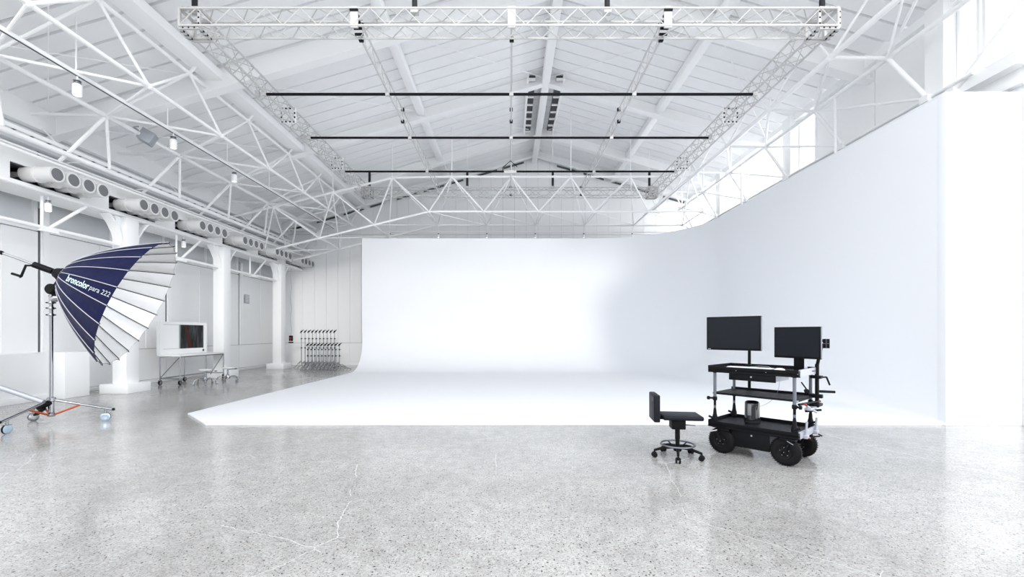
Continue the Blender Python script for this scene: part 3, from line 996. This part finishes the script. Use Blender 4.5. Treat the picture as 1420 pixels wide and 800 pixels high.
    B(M['black']).sweep([c, c - a * 0.02 + Vector((-0.03, -0.1, -0.02)), c + Vector((-0.10, -0.12, -0.17)), c + Vector((-0.12, -0.12, -0.18))], 0.016).rod(c + Vector((-0.10, -0.12, -0.17)), c + Vector((-0.23, -0.12, -0.13)), 0.018, n=10).build('crank', t)
    m = B([M['black'], M['chrome']])
    m.lathe((0.02, -0.06, 2.00), (0, 1, 0), [(0.06, 0), (0.078, 0.02), (0.078, 0.10), (0.06, 0.12)], 18)
    m.lathe((0.09, -0.05, 2.03), (0.4, 1, 0), [(0.03, 0), (0.045, 0.02), (0.045, 0.08), (0.03, 0.1)], 14)
    m.rod((0.02, 0, 1.98), (0.15, 0, 2.16), 0.035, n=10)
    m.rod((-0.03, 0, 1.90), (0.12, 0, 1.92), 0.012, n=8)
    m.rod((0.0, 0.0, 1.64), (0.0, 0.0, 1.97), 0.024, n=10, mi=1)
    m.lathe((0.08, -0.02, 1.86), (1, 0, 0.2), [(0.02, -0.05), (0.05, -0.02), (0.05, 0.02), (0.02, 0.07)], 14, mi=1)
    for z in (1.60, 1.70, 1.78):
        m.lathe((0, 0, z), (0, 0, 1), [(0.03, 0), (0.036, 0.01), (0.036, 0.03), (0.03, 0.04)], 14, mi=1)
        m.rod((-0.06, -0.02, z + 0.02), (0.05, 0.02, z + 0.02), 0.009, n=8)
    m.build('tilt_head', t)
    # stand
    B(M['chrome']).rod((0, 0, 0.12), (0, 0, 1.62), 0.024, n=16).lathe((0, 0, 0.12), (0, 0, 1), [(0.04, 0), (0.045, 0.01), (0.045, 0.05), (0.035, 0.06), (0.035, 0.22), (0.05, 0.23), (0.05, 0.28), (0.03, 0.29)], 18).build('mast', t)
    feet = [Vector((0.02, -0.60, 0)), Vector((-0.55, 0.27, 0)), Vector((0.53, 0.30, 0))]
    for i, f in enumerate(feet):
        d = f.normalized(); top = Vector((0, 0, 0.36)); end = f + Vector((0, 0, 0.17)) + d * 0.08
        lg = B([M['chrome'], M['black']]).rod(top + d * 0.04, end, 0.017, n=12).rod(end, end + d * 0.03, 0.02, n=12, mi=1).build('leg', t)
        B(M['orange']).rod(Vector((0, 0, 0.15)) + d * 0.04, top.lerp(end, 0.47), 0.014, n=10).build('stay', t)
        cs = B([M['blue_caster'] if i != 1 else M['chrome_dark'], M['rubber'], M['chrome']])
        side = Vector((-d.y, d.x, 0))
        if i == 1: side = d
        cs.lathe(f + Vector((0, 0, 0.062)) - side * 0.022, side, [(0.03, 0), (0.048, 0.002), (0.062, 0.008), (0.062, 0.036), (0.048, 0.042), (0.03, 0.044)], 24)
        cs.lathe(f + Vector((0, 0, 0.062)) - side * 0.014, side, [(0.0625, 0), (0.0635, 0.014), (0.0625, 0.028)], 24, mi=1, cap=False)
        cs.rod(f + Vector((0, 0, 0.11)), f + Vector((0, 0, 0.19)), 0.018, n=10, mi=2)
        cs.box((f.x - 0.035, f.y - 0.035, 0.118), (f.x + 0.035, f.y + 0.035, 0.128), mi=2)
        cs.build('caster', t)
    B(M['black']).box((-0.14, -0.1, 0.26), (0.05, -0.02, 0.33), 0.02, rot=Matrix.Rotation(R(-28), 3, 'Y')).box((-0.16, -0.12, 0.19), (0.0, -0.05, 0.22), 0.008, rot=Matrix.Rotation(R(-38), 3, 'Y')).build('pedal', t)
    B(M['silver']).rod((-0.06, -0.05, 0.34), (-1.35, -0.30, 0.90), 0.036, n=14).build('tow_bar', t)
umbrella()

# ------------------------------------------------------------------ make-up table, mirror board, stools
t = thing('makeup_table', 'white make-up table on a chrome frame with casters by the left wall', 'table', (-8.83, 12.5, 0))
B(M['white_plastic']).box((-0.29, -0.92, 0.745), (0.29, 0.92, 0.785), 0.006).build('tabletop', t)
fr = M['chrome_dark']
for xx in (-0.26, 0.26):
    for yy in (-0.88, 0.0, 0.88):
        if xx > 0 and yy == 0.0: continue
        B(fr).rod((xx, yy, 0.15), (xx, yy, 0.745), 0.016, n=10).build('leg', t)
        c = B([M['rubber'], M['chrome']])
        c.lathe((xx - 0.018, yy, 0.062), (1, 0, 0), [(0.03, 0), (0.06, 0.003), (0.062, 0.018), (0.06, 0.033), (0.03, 0.036)], 20)
        c.lathe((xx - 0.024, yy, 0.062), (1, 0, 0), [(0.02, 0), (0.036, 0.003), (0.036, 0.045), (0.02, 0.048)], 16, mi=1)
        c.rod((xx, yy, 0.10), (xx, yy, 0.16), 0.016, mi=1).box((xx - 0.03, yy - 0.03, 0.115), (xx + 0.03, yy + 0.03, 0.128), mi=1)
        c.build('caster', t)
for xx in (-0.26, 0.26):
    B(fr).rod((xx, -0.88, 0.73), (xx, 0.88, 0.73), 0.014).build('top_rail', t)
B(fr).rod((-0.26, -0.88, 0.17), (-0.26, 0.88, 0.17), 0.014).build('low_rail', t)
for yy in (-0.88, 0.88):
    B(fr).rod((-0.26, yy, 0.17), (0.26, yy, 0.17), 0.014).build('end_rail', t)
B(fr).rod((-0.26, -0.88, 0.18), (0.24, -0.88, 0.72), 0.012).build('diagonal_brace', t)
B(fr).rod((0.26, 0.3, 0.18), (0.26, 0.86, 0.72), 0.012).build('diagonal_brace', t)

t = thing('mirror_board', 'white framed mirror board, with a painted reflection dark at right, standing on the make-up table', 'mirror', (-9.10, 12.5, 0.785))
mb = B([M['white_plastic'], M['grey_metal']])
mb.box((-0.02, -0.90, 0.0), (0.02, 0.90, 0.14)); mb.box((-0.02, -0.90, 0.80), (0.02, 0.90, 0.87))
mb.box((-0.02, -0.90, 0.14), (0.02, -0.78, 0.80)); mb.box((-0.02, 0.78, 0.14), (0.02, 0.90, 0.80))
mb.box((-0.045, -0.93, 0.0), (-0.02, 0.90, 0.87), mi=0)
mb.build('frame', t)
B([M['white_plastic'], M['joint']]).box((-0.015, -0.77, 0.15), (0.0, -0.20, 0.79)).box((-0.012, -0.78, 0.14), (0.005, -0.765, 0.80), mi=1).box((-0.012, -0.78, 0.79), (0.005, -0.20, 0.80), mi=1).box((-0.012, -0.78, 0.14), (0.005, -0.20, 0.15), mi=1).build('white_reflection', t)  # bright half of the mirror reflection, painted as plain white
pr = B([M['print'], M['reflection_red'], M['joint']])  # dark half of the mirror reflection, painted into the colour
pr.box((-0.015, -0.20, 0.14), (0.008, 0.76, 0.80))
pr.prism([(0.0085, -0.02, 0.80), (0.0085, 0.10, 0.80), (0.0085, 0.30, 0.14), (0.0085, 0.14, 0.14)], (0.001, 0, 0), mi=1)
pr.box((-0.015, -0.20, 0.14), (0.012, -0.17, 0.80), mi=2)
q = pr.build('dark_reflection', t); q['label'] = 'panel painted as a dark mirror reflection with a red slanting bar'
B(M['gap']).lathe((0.02, 0.74, 0.07), (1, 0, 0), [(0.035, 0), (0.035, 0.01), (0.02, 0.015)], 16).build('socket', t)

def stool(label, loc, rz):
    t = thing('stool', label, 'stool', loc, rz, 'chrome stools at the make-up table')
    B(M['white_plastic']).lathe((0, 0, 0.35), (0, 0, 1), [(0.08, 0), (0.135, 0.015), (0.145, 0.035), (0.13, 0.05), (0.06, 0.045)], 28).build('seat', t)
    B(M['chrome']).rod((0, 0, 0.10), (0, 0, 0.35), 0.022, n=14).lathe((0, 0, 0.08), (0, 0, 1), [(0.045, 0), (0.05, 0.03), (0.035, 0.12), (0.024, 0.13)], 18).build('column', t)
    B([M['chrome'], M['black']]).rod((0, 0, 0.33), (0.24, 0.02, 0.345), 0.007, n=8).rod((0.21, 0.02, 0.343), (0.26, 0.02, 0.346), 0.013, n=8, mi=1).build('lever', t)
    for k in range(5):
        a = 2 * PI * k / 5
        d = Vector((math.cos(a), math.sin(a), 0))
        pts = [d * r + Vector((0, 0, z)) for r, z in ((0.03, 0.10), (0.10, 0.15), (0.18, 0.155), (0.24, 0.12), (0.27, 0.06))]
        B(M['chrome']).sweep(pts, 0.014, 10).build('leg', t)
        side = Vector((-d.y, d.x, 0))
        B(M['chrome_dark']).lathe(d * 0.27 + Vector((0, 0, 0.028)) - side * 0.018, side, [(0.015, 0), (0.027, 0.003), (0.027, 0.033), (0.015, 0.036)], 16).build('caster', t)
    return t
s0 = stool('white topped chrome stool on arched legs, left of its twin in front of the table', (-8.04, 11.80, 0), 0.3)
dup(s0, (-7.86, 12.46, 0), 1.1, 'white topped chrome stool on arched legs, right of its twin near the column base')

# ------------------------------------------------------------------ rolling light stands, two rows of ten
def light_stand(h, loc, label, grp, rz):
    t = thing('light_stand', label, 'stand', loc, rz, grp)
    cd = M['chrome_dark']
    B(cd).rod((0, 0, 0.10), (0, 0, h * 0.55), 0.0175, n=10).rod((0, 0, h * 0.55), (0, 0, h * 0.8), 0.0145, n=10).rod((0, 0, h * 0.8), (0, 0, h), 0.011, n=10).build('pole', t)
    B(M['black']).rod((-0.05, 0, h - 0.06), (0.07, 0, h + 0.06), 0.016, n=8).lathe((0, -0.03, h), (0, 1, 0), [(0.03, 0), (0.034, 0.02), (0.03, 0.05)], 12).build('grip_head', t)
    for z in (h * 0.55, h * 0.8):
        B(M['black']).lathe((0, 0, z - 0.02), (0, 0, 1), [(0.022, 0), (0.026, 0.01), (0.022, 0.05)], 10).rod((0, 0, z), (0.05, -0.02, z), 0.008, n=6).build('collar', t)
    for k in range(3):
        a = 2 * PI * k / 3
        d = Vector((math.cos(a), math.sin(a), 0))
        z0 = 0.10 + 0.04 * k
        pts = [d * r + Vector((0, 0, z)) for r, z in ((0.02, z0 + 0.09), (0.10, z0 + 0.10), (0.20, z0 + 0.02), (0.30, 0.06), (0.42, 0.014))]
        B(cd).sweep(pts, 0.012, 8).build('leg', t)
    return t
nth = ['first', 'second', 'third', 'fourth', 'fifth', 'sixth', 'seventh', 'eighth', 'ninth', 'tenth']
tall = small = None
for k in range(10):
    px = 418 + 5.1 * k
    loc = ((px - 707) * 17.25 / 620, 17.25, 0)
    lab = 'chrome light stand of the taller rear row at the rear wall, %s from the left' % nth[k]
    if tall is None: tall = light_stand(1.42, loc, lab, 'taller row of light stands', R(35))
    else: dup(tall, loc, R(35) + random.uniform(-.06, .06), lab)
for k in range(10):
    px = 426.5 + 4.9 * k
    loc = ((px - 707) * 16.5 / 620, 16.5, 0)
    lab = 'chrome light stand of the shorter front row at the rear wall, %s from the left' % nth[k]
    if small is None: small = light_stand(0.93, loc, lab, 'shorter row of light stands', R(20))
    else: dup(small, loc, R(20) + random.uniform(-.06, .06), lab)

# wall box, hoist control chain, louvre
cb = thing('control_box', 'small black control pendant with red buttons hanging beside the last column', 'switch box', (-8.50, 17.20, 1.14))
B(M['black']).box((0.02, -0.05, -0.09), (0.14, 0.05, 0.12), 0.012).box((0.0, -0.04, -0.17), (0.16, 0.04, -0.12), 0.008).build('housing', cb)
B(M['red']).box((0.045, -0.056, 0.0), (0.075, -0.05, 0.05)).box((0.09, -0.056, 0.0), (0.12, -0.05, 0.05)).box((0.065, -0.056, -0.06), (0.10, -0.05, -0.03)).build('buttons', cb)
pc = []
for k in range(40):
    z = 0.12 + k * 0.066
    pc.append((0.08 + 0.02 * math.sin(k * 0.5), 0, z))
B(M['flood']).sweep(pc, 0.007, 6).build('cable', cb)
lv = thing('wall_louvre', 'small grey louvre plate on the left wall between the two rear columns', 'vent', (XL + 0.02, 16.6, 2.62))
lvb = B(M['flood']).box((0, -0.14, -0.16), (0.03, 0.14, 0.16), 0.005).build('frame', lv)
for k in range(5):
    slab('slat', None, (0.03, -0.11, -0.12 + 0.055 * k), (0.036, 0.11, -0.10 + 0.055 * k), M['wall']).parent = lv

# ------------------------------------------------------------------ camera cart
CC = Vector((2.803, 4.98, 0)); CRZ = math.atan2(-0.753, 0.658)
def cart():
    t = thing('equipment_cart', 'black rolling equipment cart with three shelves, drawers and fat black wheels', 'cart', CC, CRZ)
    HL, HW = 0.46, 0.30
    def tray(name, zf, zr, side_m, th=0.018, hl=HL, hw=HW):
        b = B([M['black'], side_m])
        b.box((-hl, -hw, zf - th), (hl, hw, zf))
        b.box((-hl, -hw, zf - th - 0.02), (hl, -hw + 0.012, zr - 0.012)); b.box((-hl, hw - 0.012, zf - th - 0.02), (hl, hw, zr))
        b.box((-hl, -hw, zf - th), (-hl + 0.012, hw, zr), mi=0)
        b.box((hl - 0.012, -hw, zf - th - 0.01), (hl + 0.004, hw, zr), mi=1)
        return b.build(name, t)
    tray('desk_shelf', 0.945, 0.985, M['silver'])
    tray('bottom_shelf', 0.325, 0.365, M['silver'])
    m = B([M['black'], M['black_soft'], M['silver']])
    m.box((-0.43, -0.25, 0.655), (0.43, 0.27, 0.672), 0.003)
    m.box((-0.425, -0.245, 0.672), (0.425, 0.265, 0.676), mi=1)
    m.box((-0.43, 0.255, 0.655), (0.43, 0.27, 0.70)); m.box((0.395, -0.256, 0.648), (0.43, -0.24, 0.672), mi=2)
    m.build('middle_shelf', t)
    B(M['black_soft']).box((-0.44, -0.28, 0.945), (0.44, 0.28, 0.949)).build('desk_mat', t)
    B(M['black_soft']).box((-0.44, -0.28, 0.325), (0.44, 0.28, 0.329)).build('shelf_mat', t)
    for sx in (-1, 1):
        for sy in (-1, 1):
            x, y = sx * 0.40, sy * 0.26
            p = B([M['grey_metal'], M['black']])
            p.rod((x, y, 0.60), (x, y, 0.93), 0.0165, n=16)
            p.rod((x, y, 0.33), (x, y, 0.60), 0.0135, n=16, mi=1)
            for z in (0.42, 0.50):
                p.rod((x, y, z), (x, y, z + 0.03), 0.0142, n=16)
            p.lathe((x, y, 0.585), (0, 0, 1), [(0.02, 0), (0.024, 0.01), (0.024, 0.035), (0.018, 0.045)], 16, mi=1)
            p.lathe((x, y, 0.33), (0, 0, 1), [(0.03, 0), (0.03, 0.06), (0.02, 0.10), (0.016, 0.15)], 16, mi=1)
            p.lathe((x, y, 0.90), (0, 0, 1), [(0.018, 0), (0.024, 0.006), (0.024, 0.03)], 16, mi=1)
            p.build('post', t)
            k = B([M['black'], M['chrome']])
            k.rod((x, y, 0.61), (x + sx * 0.055, y - 0.03, 0.61), 0.011, n=10)
            k.lathe((x + sx * 0.05, y - 0.03, 0.61), (sx, 0, 0), [(0.02, 0), (0.02, 0.02), (0.012, 0.025)], 12)
            k.rod((x, y - 0.02, 0.38), (x + sx * 0.06, y - 0.02, 0.40), 0.012, n=10)
            k.build('clamp_knob', t)
    # drawers
    d = B([M['black'], M['silver']])
    d.box((-0.235, -0.285, 0.835), (0.235, -0.27, 0.922), 0.003); d.box((-0.225, -0.27, 0.84), (0.225, 0.15, 0.920), 0.0, mi=1)
    dd = d.build('drawer', t)
    B(M['chrome']).lathe((0.0, -0.287, 0.88), (0, -1, 0), [(0.010, 0), (0.010, 0.006)], 12).build('lock', dd)
    d = B([M['black'], M['grey_metal']])
    d.box((-0.21, -0.275, 0.105), (0.175, -0.26, 0.30), 0.003); d.box((-0.205, -0.26, 0.11), (0.17, 0.15, 0.30), mi=1)
    dd = d.build('drawer', t)
    B(M['chrome']).lathe((0.0, -0.277, 0.25), (0, -1, 0), [(0.010, 0), (0.010, 0.006)], 12).build('lock', dd)
    for xx in (-0.15, 0.15, 0.44):
        B(M['chrome']).lathe((xx, -0.301, 0.94), (0, -1, 0), [(0.006, 0), (0.004, 0.004)], 8).build('bolt', t)
    # chassis and wheels
    B(M['black']).box((-0.44, -0.24, 0.27), (0.44, -0.20, 0.305)).box((-0.44, 0.20, 0.27), (0.44, 0.24, 0.305)).box((-0.40, -0.24, 0.272), (-0.36, 0.24, 0.30)).box((0.36, -0.24, 0.272), (0.40, 0.24, 0.30)).build('chassis', t)
    for sx in (-1, 1):
        for sy in (-1, 1):
            x, y = sx * 0.32, sy * 0.255
            wv = B([M['rubber'], M['black'], M['chrome']])
            wv.lathe((x, y - 0.04, 0.144), (0, 1, 0), [(0.075, 0.004), (0.10, 0.0), (0.128, 0.006), (0.141, 0.02), (0.144, 0.032), (0.144, 0.048), (0.141, 0.06), (0.128, 0.074), (0.10, 0.08), (0.075, 0.076)], 40)
            for k in range(36):
                a = 2 * PI * k / 36
                c = Vector((x + 0.1435 * math.cos(a), y, 0.144 + 0.1435 * math.sin(a)))
                wv.box((c.x - 0.003, y - 0.033, c.z - 0.003), (c.x + 0.003, y + 0.033, c.z + 0.003))
            o = wv.build('wheel', t)
            rm = B([M['black'], M['chrome']])
            for q in (-1, 1):
                rm.lathe((x, y + q * 0.034, 0.144), (0, q, 0), [(0.078, 0.0), (0.074, 0.006), (0.05, -0.002), (0.03, 0.004), (0.026, 0.016), (0.01, 0.018)], 28)
                rm.lathe((x, y + q * 0.05, 0.144), (0, q, 0), [(0.009, 0), (0.007, 0.006)], 10, mi=1)
                for k in range(5):
                    a = 2 * PI * k / 5 + 0.4
                    rm.lathe((x + 0.042 * math.cos(a), y + q * 0.036, 0.144 + 0.042 * math.sin(a)), (0, q, 0), [(0.005, 0), (0.004, 0.006)], 8, mi=1)
            rm.build('rim', o)
            B([M['black'], M['chrome']]).rod((x + sx * 0.06, y - 0.045, 0.27), (x, y - 0.052, 0.144), 0.014, n=8).rod((x + sx * 0.06, y + 0.045, 0.27), (x, y + 0.052, 0.144), 0.014, n=8).box((x - 0.05, y - 0.06, 0.262), (x + 0.10, y + 0.06, 0.282), 0.004).rod((x + sx * 0.03, y - 0.06, 0.26), (x + sx * 0.09, y - 0.085, 0.24), 0.007, n=6, mi=1).build('wheel_fork', t)
    # mounting hardware on the right-hand end
    p = B([M['black'], M['silver'], M['red'], M['chrome']])
    p.rod((0.47, 0.22, 0.56), (0.47, 0.22, 1.02), 0.019, n=14)
    p.box((0.42, 0.16, 0.87), (0.52, 0.25, 0.90), 0.006)
    p.box((0.40, 0.20, 0.66), (0.52, 0.25, 0.70), 0.006); p.box((0.40, 0.10, 0.58), (0.52, 0.24, 0.61), 0.006)
    p.rod((0.47, 0.23, 0.73), (0.60, 0.34, 0.725), 0.014, n=12)
    p.rod((0.42, -0.20, 0.625), (0.49, 0.24, 0.625), 0.012, n=10)
    p.rod((0.50, 0.22, 0.88), (0.545, 0.26, 0.885), 0.008, n=8).rod((0.545, 0.26, 0.885), (0.57, 0.28, 0.80), 0.009, n=8)
    p.rod((0.41, 0.12, 0.74), (0.37, 0.06, 0.83), 0.007, n=8)
    p.lathe((0.40, 0.10, 0.74), (0.6, -1, 0), [(0.02, 0), (0.024, 0.02), (0.02, 0.05)], 12)
    p.lathe((0.46, -0.14, 0.625), (0, 1, 0), [(0.012, 0), (0.013, 0.006), (0.012, 0.012)], 10, mi=2)
    p.lathe((0.485, 0.20, 0.625), (0, 1, 0), [(0.012, 0), (0.013, 0.006), (0.012, 0.012)], 10, mi=2)
    p.box((0.44, -0.10, 0.56), (0.50, 0.10, 0.585), 0.004, mi=1); p.rod((0.45, -0.05, 0.60), (0.51, 0.05, 0.53), 0.012, n=8, mi=1)
    p.rod((0.43, -0.02, 0.54), (0.53, 0.12, 0.55), 0.012, n=8)
    p.build('mounting_arm', t)
    for yy in (-0.18, 0.15):
        B([M['silver'], M['black']]).rod((0.475, yy, 0.30), (0.485, yy, 0.46), 0.011, n=10).box((0.455, yy - 0.03, 0.29), (0.50, yy + 0.03, 0.33), 0.004).rod((0.48, yy, 0.30), (0.53, yy + 0.02, 0.27), 0.008, n=6, mi=1).build('end_bracket', t)
    B([M['black'], M['orange']]).rod((0.40, 0.02, 0.25), (0.50, 0.20, 0.26), 0.008, n=6).rod((0.43, -0.05, 0.265), (0.46, 0.02, 0.26), 0.010, n=6, mi=1).build('brake_cable', t)
    # pole of the left monitor, vertical tube through the shelves
    B(M['black']).rod((-0.235, 0.285, 0.66), (-0.235, 0.285, 1.40), 0.017, n=14).box((-0.27, 0.25, 0.90), (-0.20, 0.315, 0.98), 0.006).build('monitor_pole', t)
    B(M['black']).rod((0.52, 0.20, 1.24), (0.47, 0.22, 1.0), 0.016, n=10).build('arm_post', t)
    cab = []
    for k in range(16):
        s = k / 15
        cab.append((0.12 - 0.38 * s + 0.10 * math.sin(PI * s), 0.20 + 0.1 * s, 0.85 - 0.42 * s - 0.05 * math.sin(PI * s)))
    B(M['silver']).sweep(cab, 0.002, 5).build('cable', t)
    return t
cart()
def local_to_world(x, y, z):
    u = Vector((math.cos(CRZ), math.sin(CRZ), 0)); v = Vector((-u.y, u.x, 0))
    return CC + u * x + v * y + Vector((0, 0, z))

def monitor(label, loc, rz, wd, hg, thick, stand):
    t = thing('monitor', label, 'monitor', loc, rz)
    b = B([M['black'], M['grey_metal']])
    b.box((-wd / 2, -thick / 2, -hg / 2), (wd / 2, thick / 2, hg / 2), 0.004)
    b.box((-wd / 2 + 0.05, thick / 2, -hg / 2 + 0.05), (wd / 2 - 0.05, thick / 2 + 0.02, hg / 2 - 0.05), 0.01)
    b.box((wd / 2 - 0.0005, -thick / 2 + 0.006, -hg / 2 + 0.006), (wd / 2 + 0.001, thick / 2 - 0.004, hg / 2 - 0.006), mi=1)
    b.build('casing', t)
    B(M['screen']).box((-wd / 2 + 0.016, -thick / 2 - 0.001, -hg / 2 + 0.022), (wd / 2 - 0.016, -thick / 2 + 0.004, hg / 2 - 0.014)).build('screen', t)
    s = B([M['black'], M['silver']])
    if stand == 'pole':
        s.box((-0.05, thick / 2 + 0.02, -0.05), (0.05, thick / 2 + 0.035, 0.05), 0.003)
        s.rod((0, thick / 2 + 0.03, 0), (0.165, thick / 2 + 0.03, 0), 0.016, n=10)
        s.build('mount', t)
        B(M['silver']).box((-wd / 2 + 0.02, -thick / 2 - 0.0015, -hg / 2 + 0.008), (-wd / 2 + 0.055, -thick / 2 - 0.0005, -hg / 2 + 0.015)).build('badge', t)
    else:
        s.box((-0.05, 0.02, -hg / 2 - (loc[2] - hg / 2 - 0.949)), (0.06, 0.05, 0.02), 0.003)
        s.box((0.06, 0.022, -hg / 2 - (loc[2] - hg / 2 - 0.949)), (0.062, 0.075, 0.0), mi=1)
        s.box((-0.10, -0.06, 0.949 - loc[2]), (0.12, 0.12, 0.957 - loc[2]), 0.003)
        s.build('stand', t)
    return t
p = local_to_world(-0.40, 0.235, 1.348)
monitor('wider black monitor on a pole at the left end of the cart', p, CRZ, 0.635, 0.41, 0.045, 'pole')
p = local_to_world(0.335, 0.045, 1.25)
monitor('smaller black monitor on a foot at the right end of the cart', p, math.atan2(-0.905, 0.425), 0.49, 0.335, 0.03, 'foot')
# bracket plate behind the right monitor
p = local_to_world(0.52, 0.27, 1.24)
t = thing('mounting_plate', 'small black mounting plate sticking out behind the smaller monitor', 'bracket', p, R(-35))
B(M['black']).box((-0.01, -0.012, -0.05), (0.05, 0.012, 0.05), 0.004).box((-0.09, -0.01, -0.045), (-0.01, 0.01, -0.015)).box((-0.09, -0.01, 0.015), (-0.01, 0.01, 0.045)).build('plate', t)
B(M['chrome_dark']).box((0.018, -0.014, -0.05), (0.022, -0.011, 0.05)).box((-0.01, -0.014, -0.002), (0.05, -0.011, 0.002)).build('groove', t)

# keyboard, mouse, computer
p = local_to_world(-0.10, -0.05, 0.949)
t = thing('keyboard', 'white keyboard on the top shelf of the cart', 'keyboard', p, CRZ)
B(M['silver']).box((-0.24, -0.06, 0.0), (0.24, 0.06, 0.014), 0.003).build('body', t)
for r_ in range(5):
    n = 16
    for k in range(n):
        if r_ == 0 and 4 < k < 9: continue
        slab('key', None, (-0.232 + 0.029 * k, -0.052 + 0.021 * r_, 0.014), (-0.207 + 0.029 * k, -0.034 + 0.021 * r_, 0.020), M['white_plastic']).parent = t
slab('key', None, (-0.087, -0.052, 0.014), (0.026, -0.034, 0.020), M['white_plastic']).parent = t
p = local_to_world(0.22, -0.12, 0.949)
t = thing('mouse', 'white mouse beside the keyboard on the cart', 'mouse', p, CRZ)
B(M['white_plastic']).lathe((0, 0, 0), (0, 0, 1), [(0.036, 0), (0.040, 0.008), (0.036, 0.02), (0.022, 0.03), (0.006, 0.033)], 24).build('shell', t, Matrix.Diagonal((1.35, 0.85, 1, 1)))
B(M['flood']).lathe((0.02, 0, 0.028), (0, 1, 0), [(0.006, -0.003), (0.006, 0.003)], 10).build('wheel', t)
cabm = [(-0.05, 0.0, 0.01), (-0.08, 0.08, 0.012), (-0.16, 0.14, 0.03), (-0.26, 0.17, 0.03), (-0.38, 0.16, 0.012)]
B(M['flood']).sweep(cabm, 0.003, 6).build('cord', t)
p = local_to_world(-0.12, 0.06, 0.329)
t = thing('computer', 'glossy black cylindrical computer on the bottom shelf of the cart', 'computer', p, CRZ)
B([M['gloss_black'], M['flood']]).lathe((0, 0, 0), (0, 0, 1), [(0.070, 0), (0.082, 0.004), (0.085, 0.04), (0.078, 0.08), (0.076, 0.225), (0.070, 0.240), (0.060, 0.246), (0.052, 0.240), (0.050, 0.20)], 40).build('shell', t)
B(M['black']).lathe((0, 0, 0.19), (0, 0, 1), [(0.05, 0), (0.05, 0.01), (0.02, 0.014)], 24).build('vent', t)
B(M['flood']).box((-0.02, -0.082, 0.09), (0.02, -0.074, 0.22), 0.002).build('port_panel', t)

# ------------------------------------------------------------------ swivel chair
def chair():
    t = thing('swivel_chair', 'black swivel task chair with a low square back left of the cart', 'chair', (1.827, 4.872, 0), R(-8))
    B(M['black_soft']).box((-0.18, -0.165, 0.425), (0.235, 0.165, 0.472), 0.018, seg=3).build('seat', t)
    bk_ = B([M['black_soft'], M['black']])
    bk_.box((-0.275, -0.16, 0.40), (-0.21, 0.16, 0.69), 0.012, seg=3)
    q = bk_.build('backrest', t)
    B(M['dark']).box((-0.277, -0.13, 0.615), (-0.272, -0.03, 0.66), 0.001).build('hand_slot', q)
    B(M['black']).box((-0.215, -0.04, 0.415), (-0.05, 0.04, 0.432)).box((-0.22, -0.04, 0.415), (-0.20, 0.04, 0.55)).build('back_bracket', t)
    B(M['black']).box((-0.075, -0.08, 0.315), (0.07, 0.08, 0.43), 0.01).build('mechanism', t)
    B(M['grey_metal']).rod((0.07, -0.05, 0.365), (0.17, -0.07, 0.362), 0.006, n=8).build('lever', t)
    B([M['black'], M['grey_metal']]).rod((0, 0, 0.20), (0, 0, 0.32), 0.026, n=18).rod((0, 0, 0.07), (0, 0, 0.21), 0.022, n=18).lathe((0, 0, 0.07), (0, 0, 1), [(0.04, 0), (0.045, 0.02), (0.03, 0.06)], 18).build('gas_column', t)
    ring = [(0.175 * math.cos(2 * PI * k / 40), 0.175 * math.sin(2 * PI * k / 40), 0.142) for k in range(40)]
    B(M['grey_metal']).sweep(ring, 0.010, 8, closed=True).build('foot_ring', t)
    for k in range(5):
        a = R(-101) + 2 * PI * k / 5
        d = Vector((math.cos(a), math.sin(a), 0)); side = Vector((-d.y, d.x, 0))
        B(M['black']).sweep([d * 0.03 + Vector((0, 0, 0.115)), d * 0.14 + Vector((0, 0, 0.105)), d * 0.25 + Vector((0, 0, 0.078))], [0.020, 0.016, 0.013], 10).build('leg', t)
        B(M['black']).rod(d * 0.08 + Vector((0, 0, 0.11)), d * 0.175 + Vector((0, 0, 0.142)), 0.006, n=6).build('ring_strut', t)
        c = B([M['rubber'], M['black']])
        f = d * 0.25
        for q in (-1, 1):
            c.lathe(f + Vector((0, 0, 0.028)) + side * (q * 0.008), side * q, [(0.012, 0), (0.026, 0.001), (0.028, 0.004), (0.028, 0.015), (0.024, 0.019), (0.01, 0.02)], 20)
        c.box((f.x - 0.02, f.y - 0.02, 0.045), (f.x + 0.02, f.y + 0.02, 0.06), 0.006, mi=1)
        c.rod(f + Vector((0, 0, 0.03)), f + Vector((0, 0, 0.085)), 0.008, n=8, mi=1)
        c.build('caster', t)
chair()
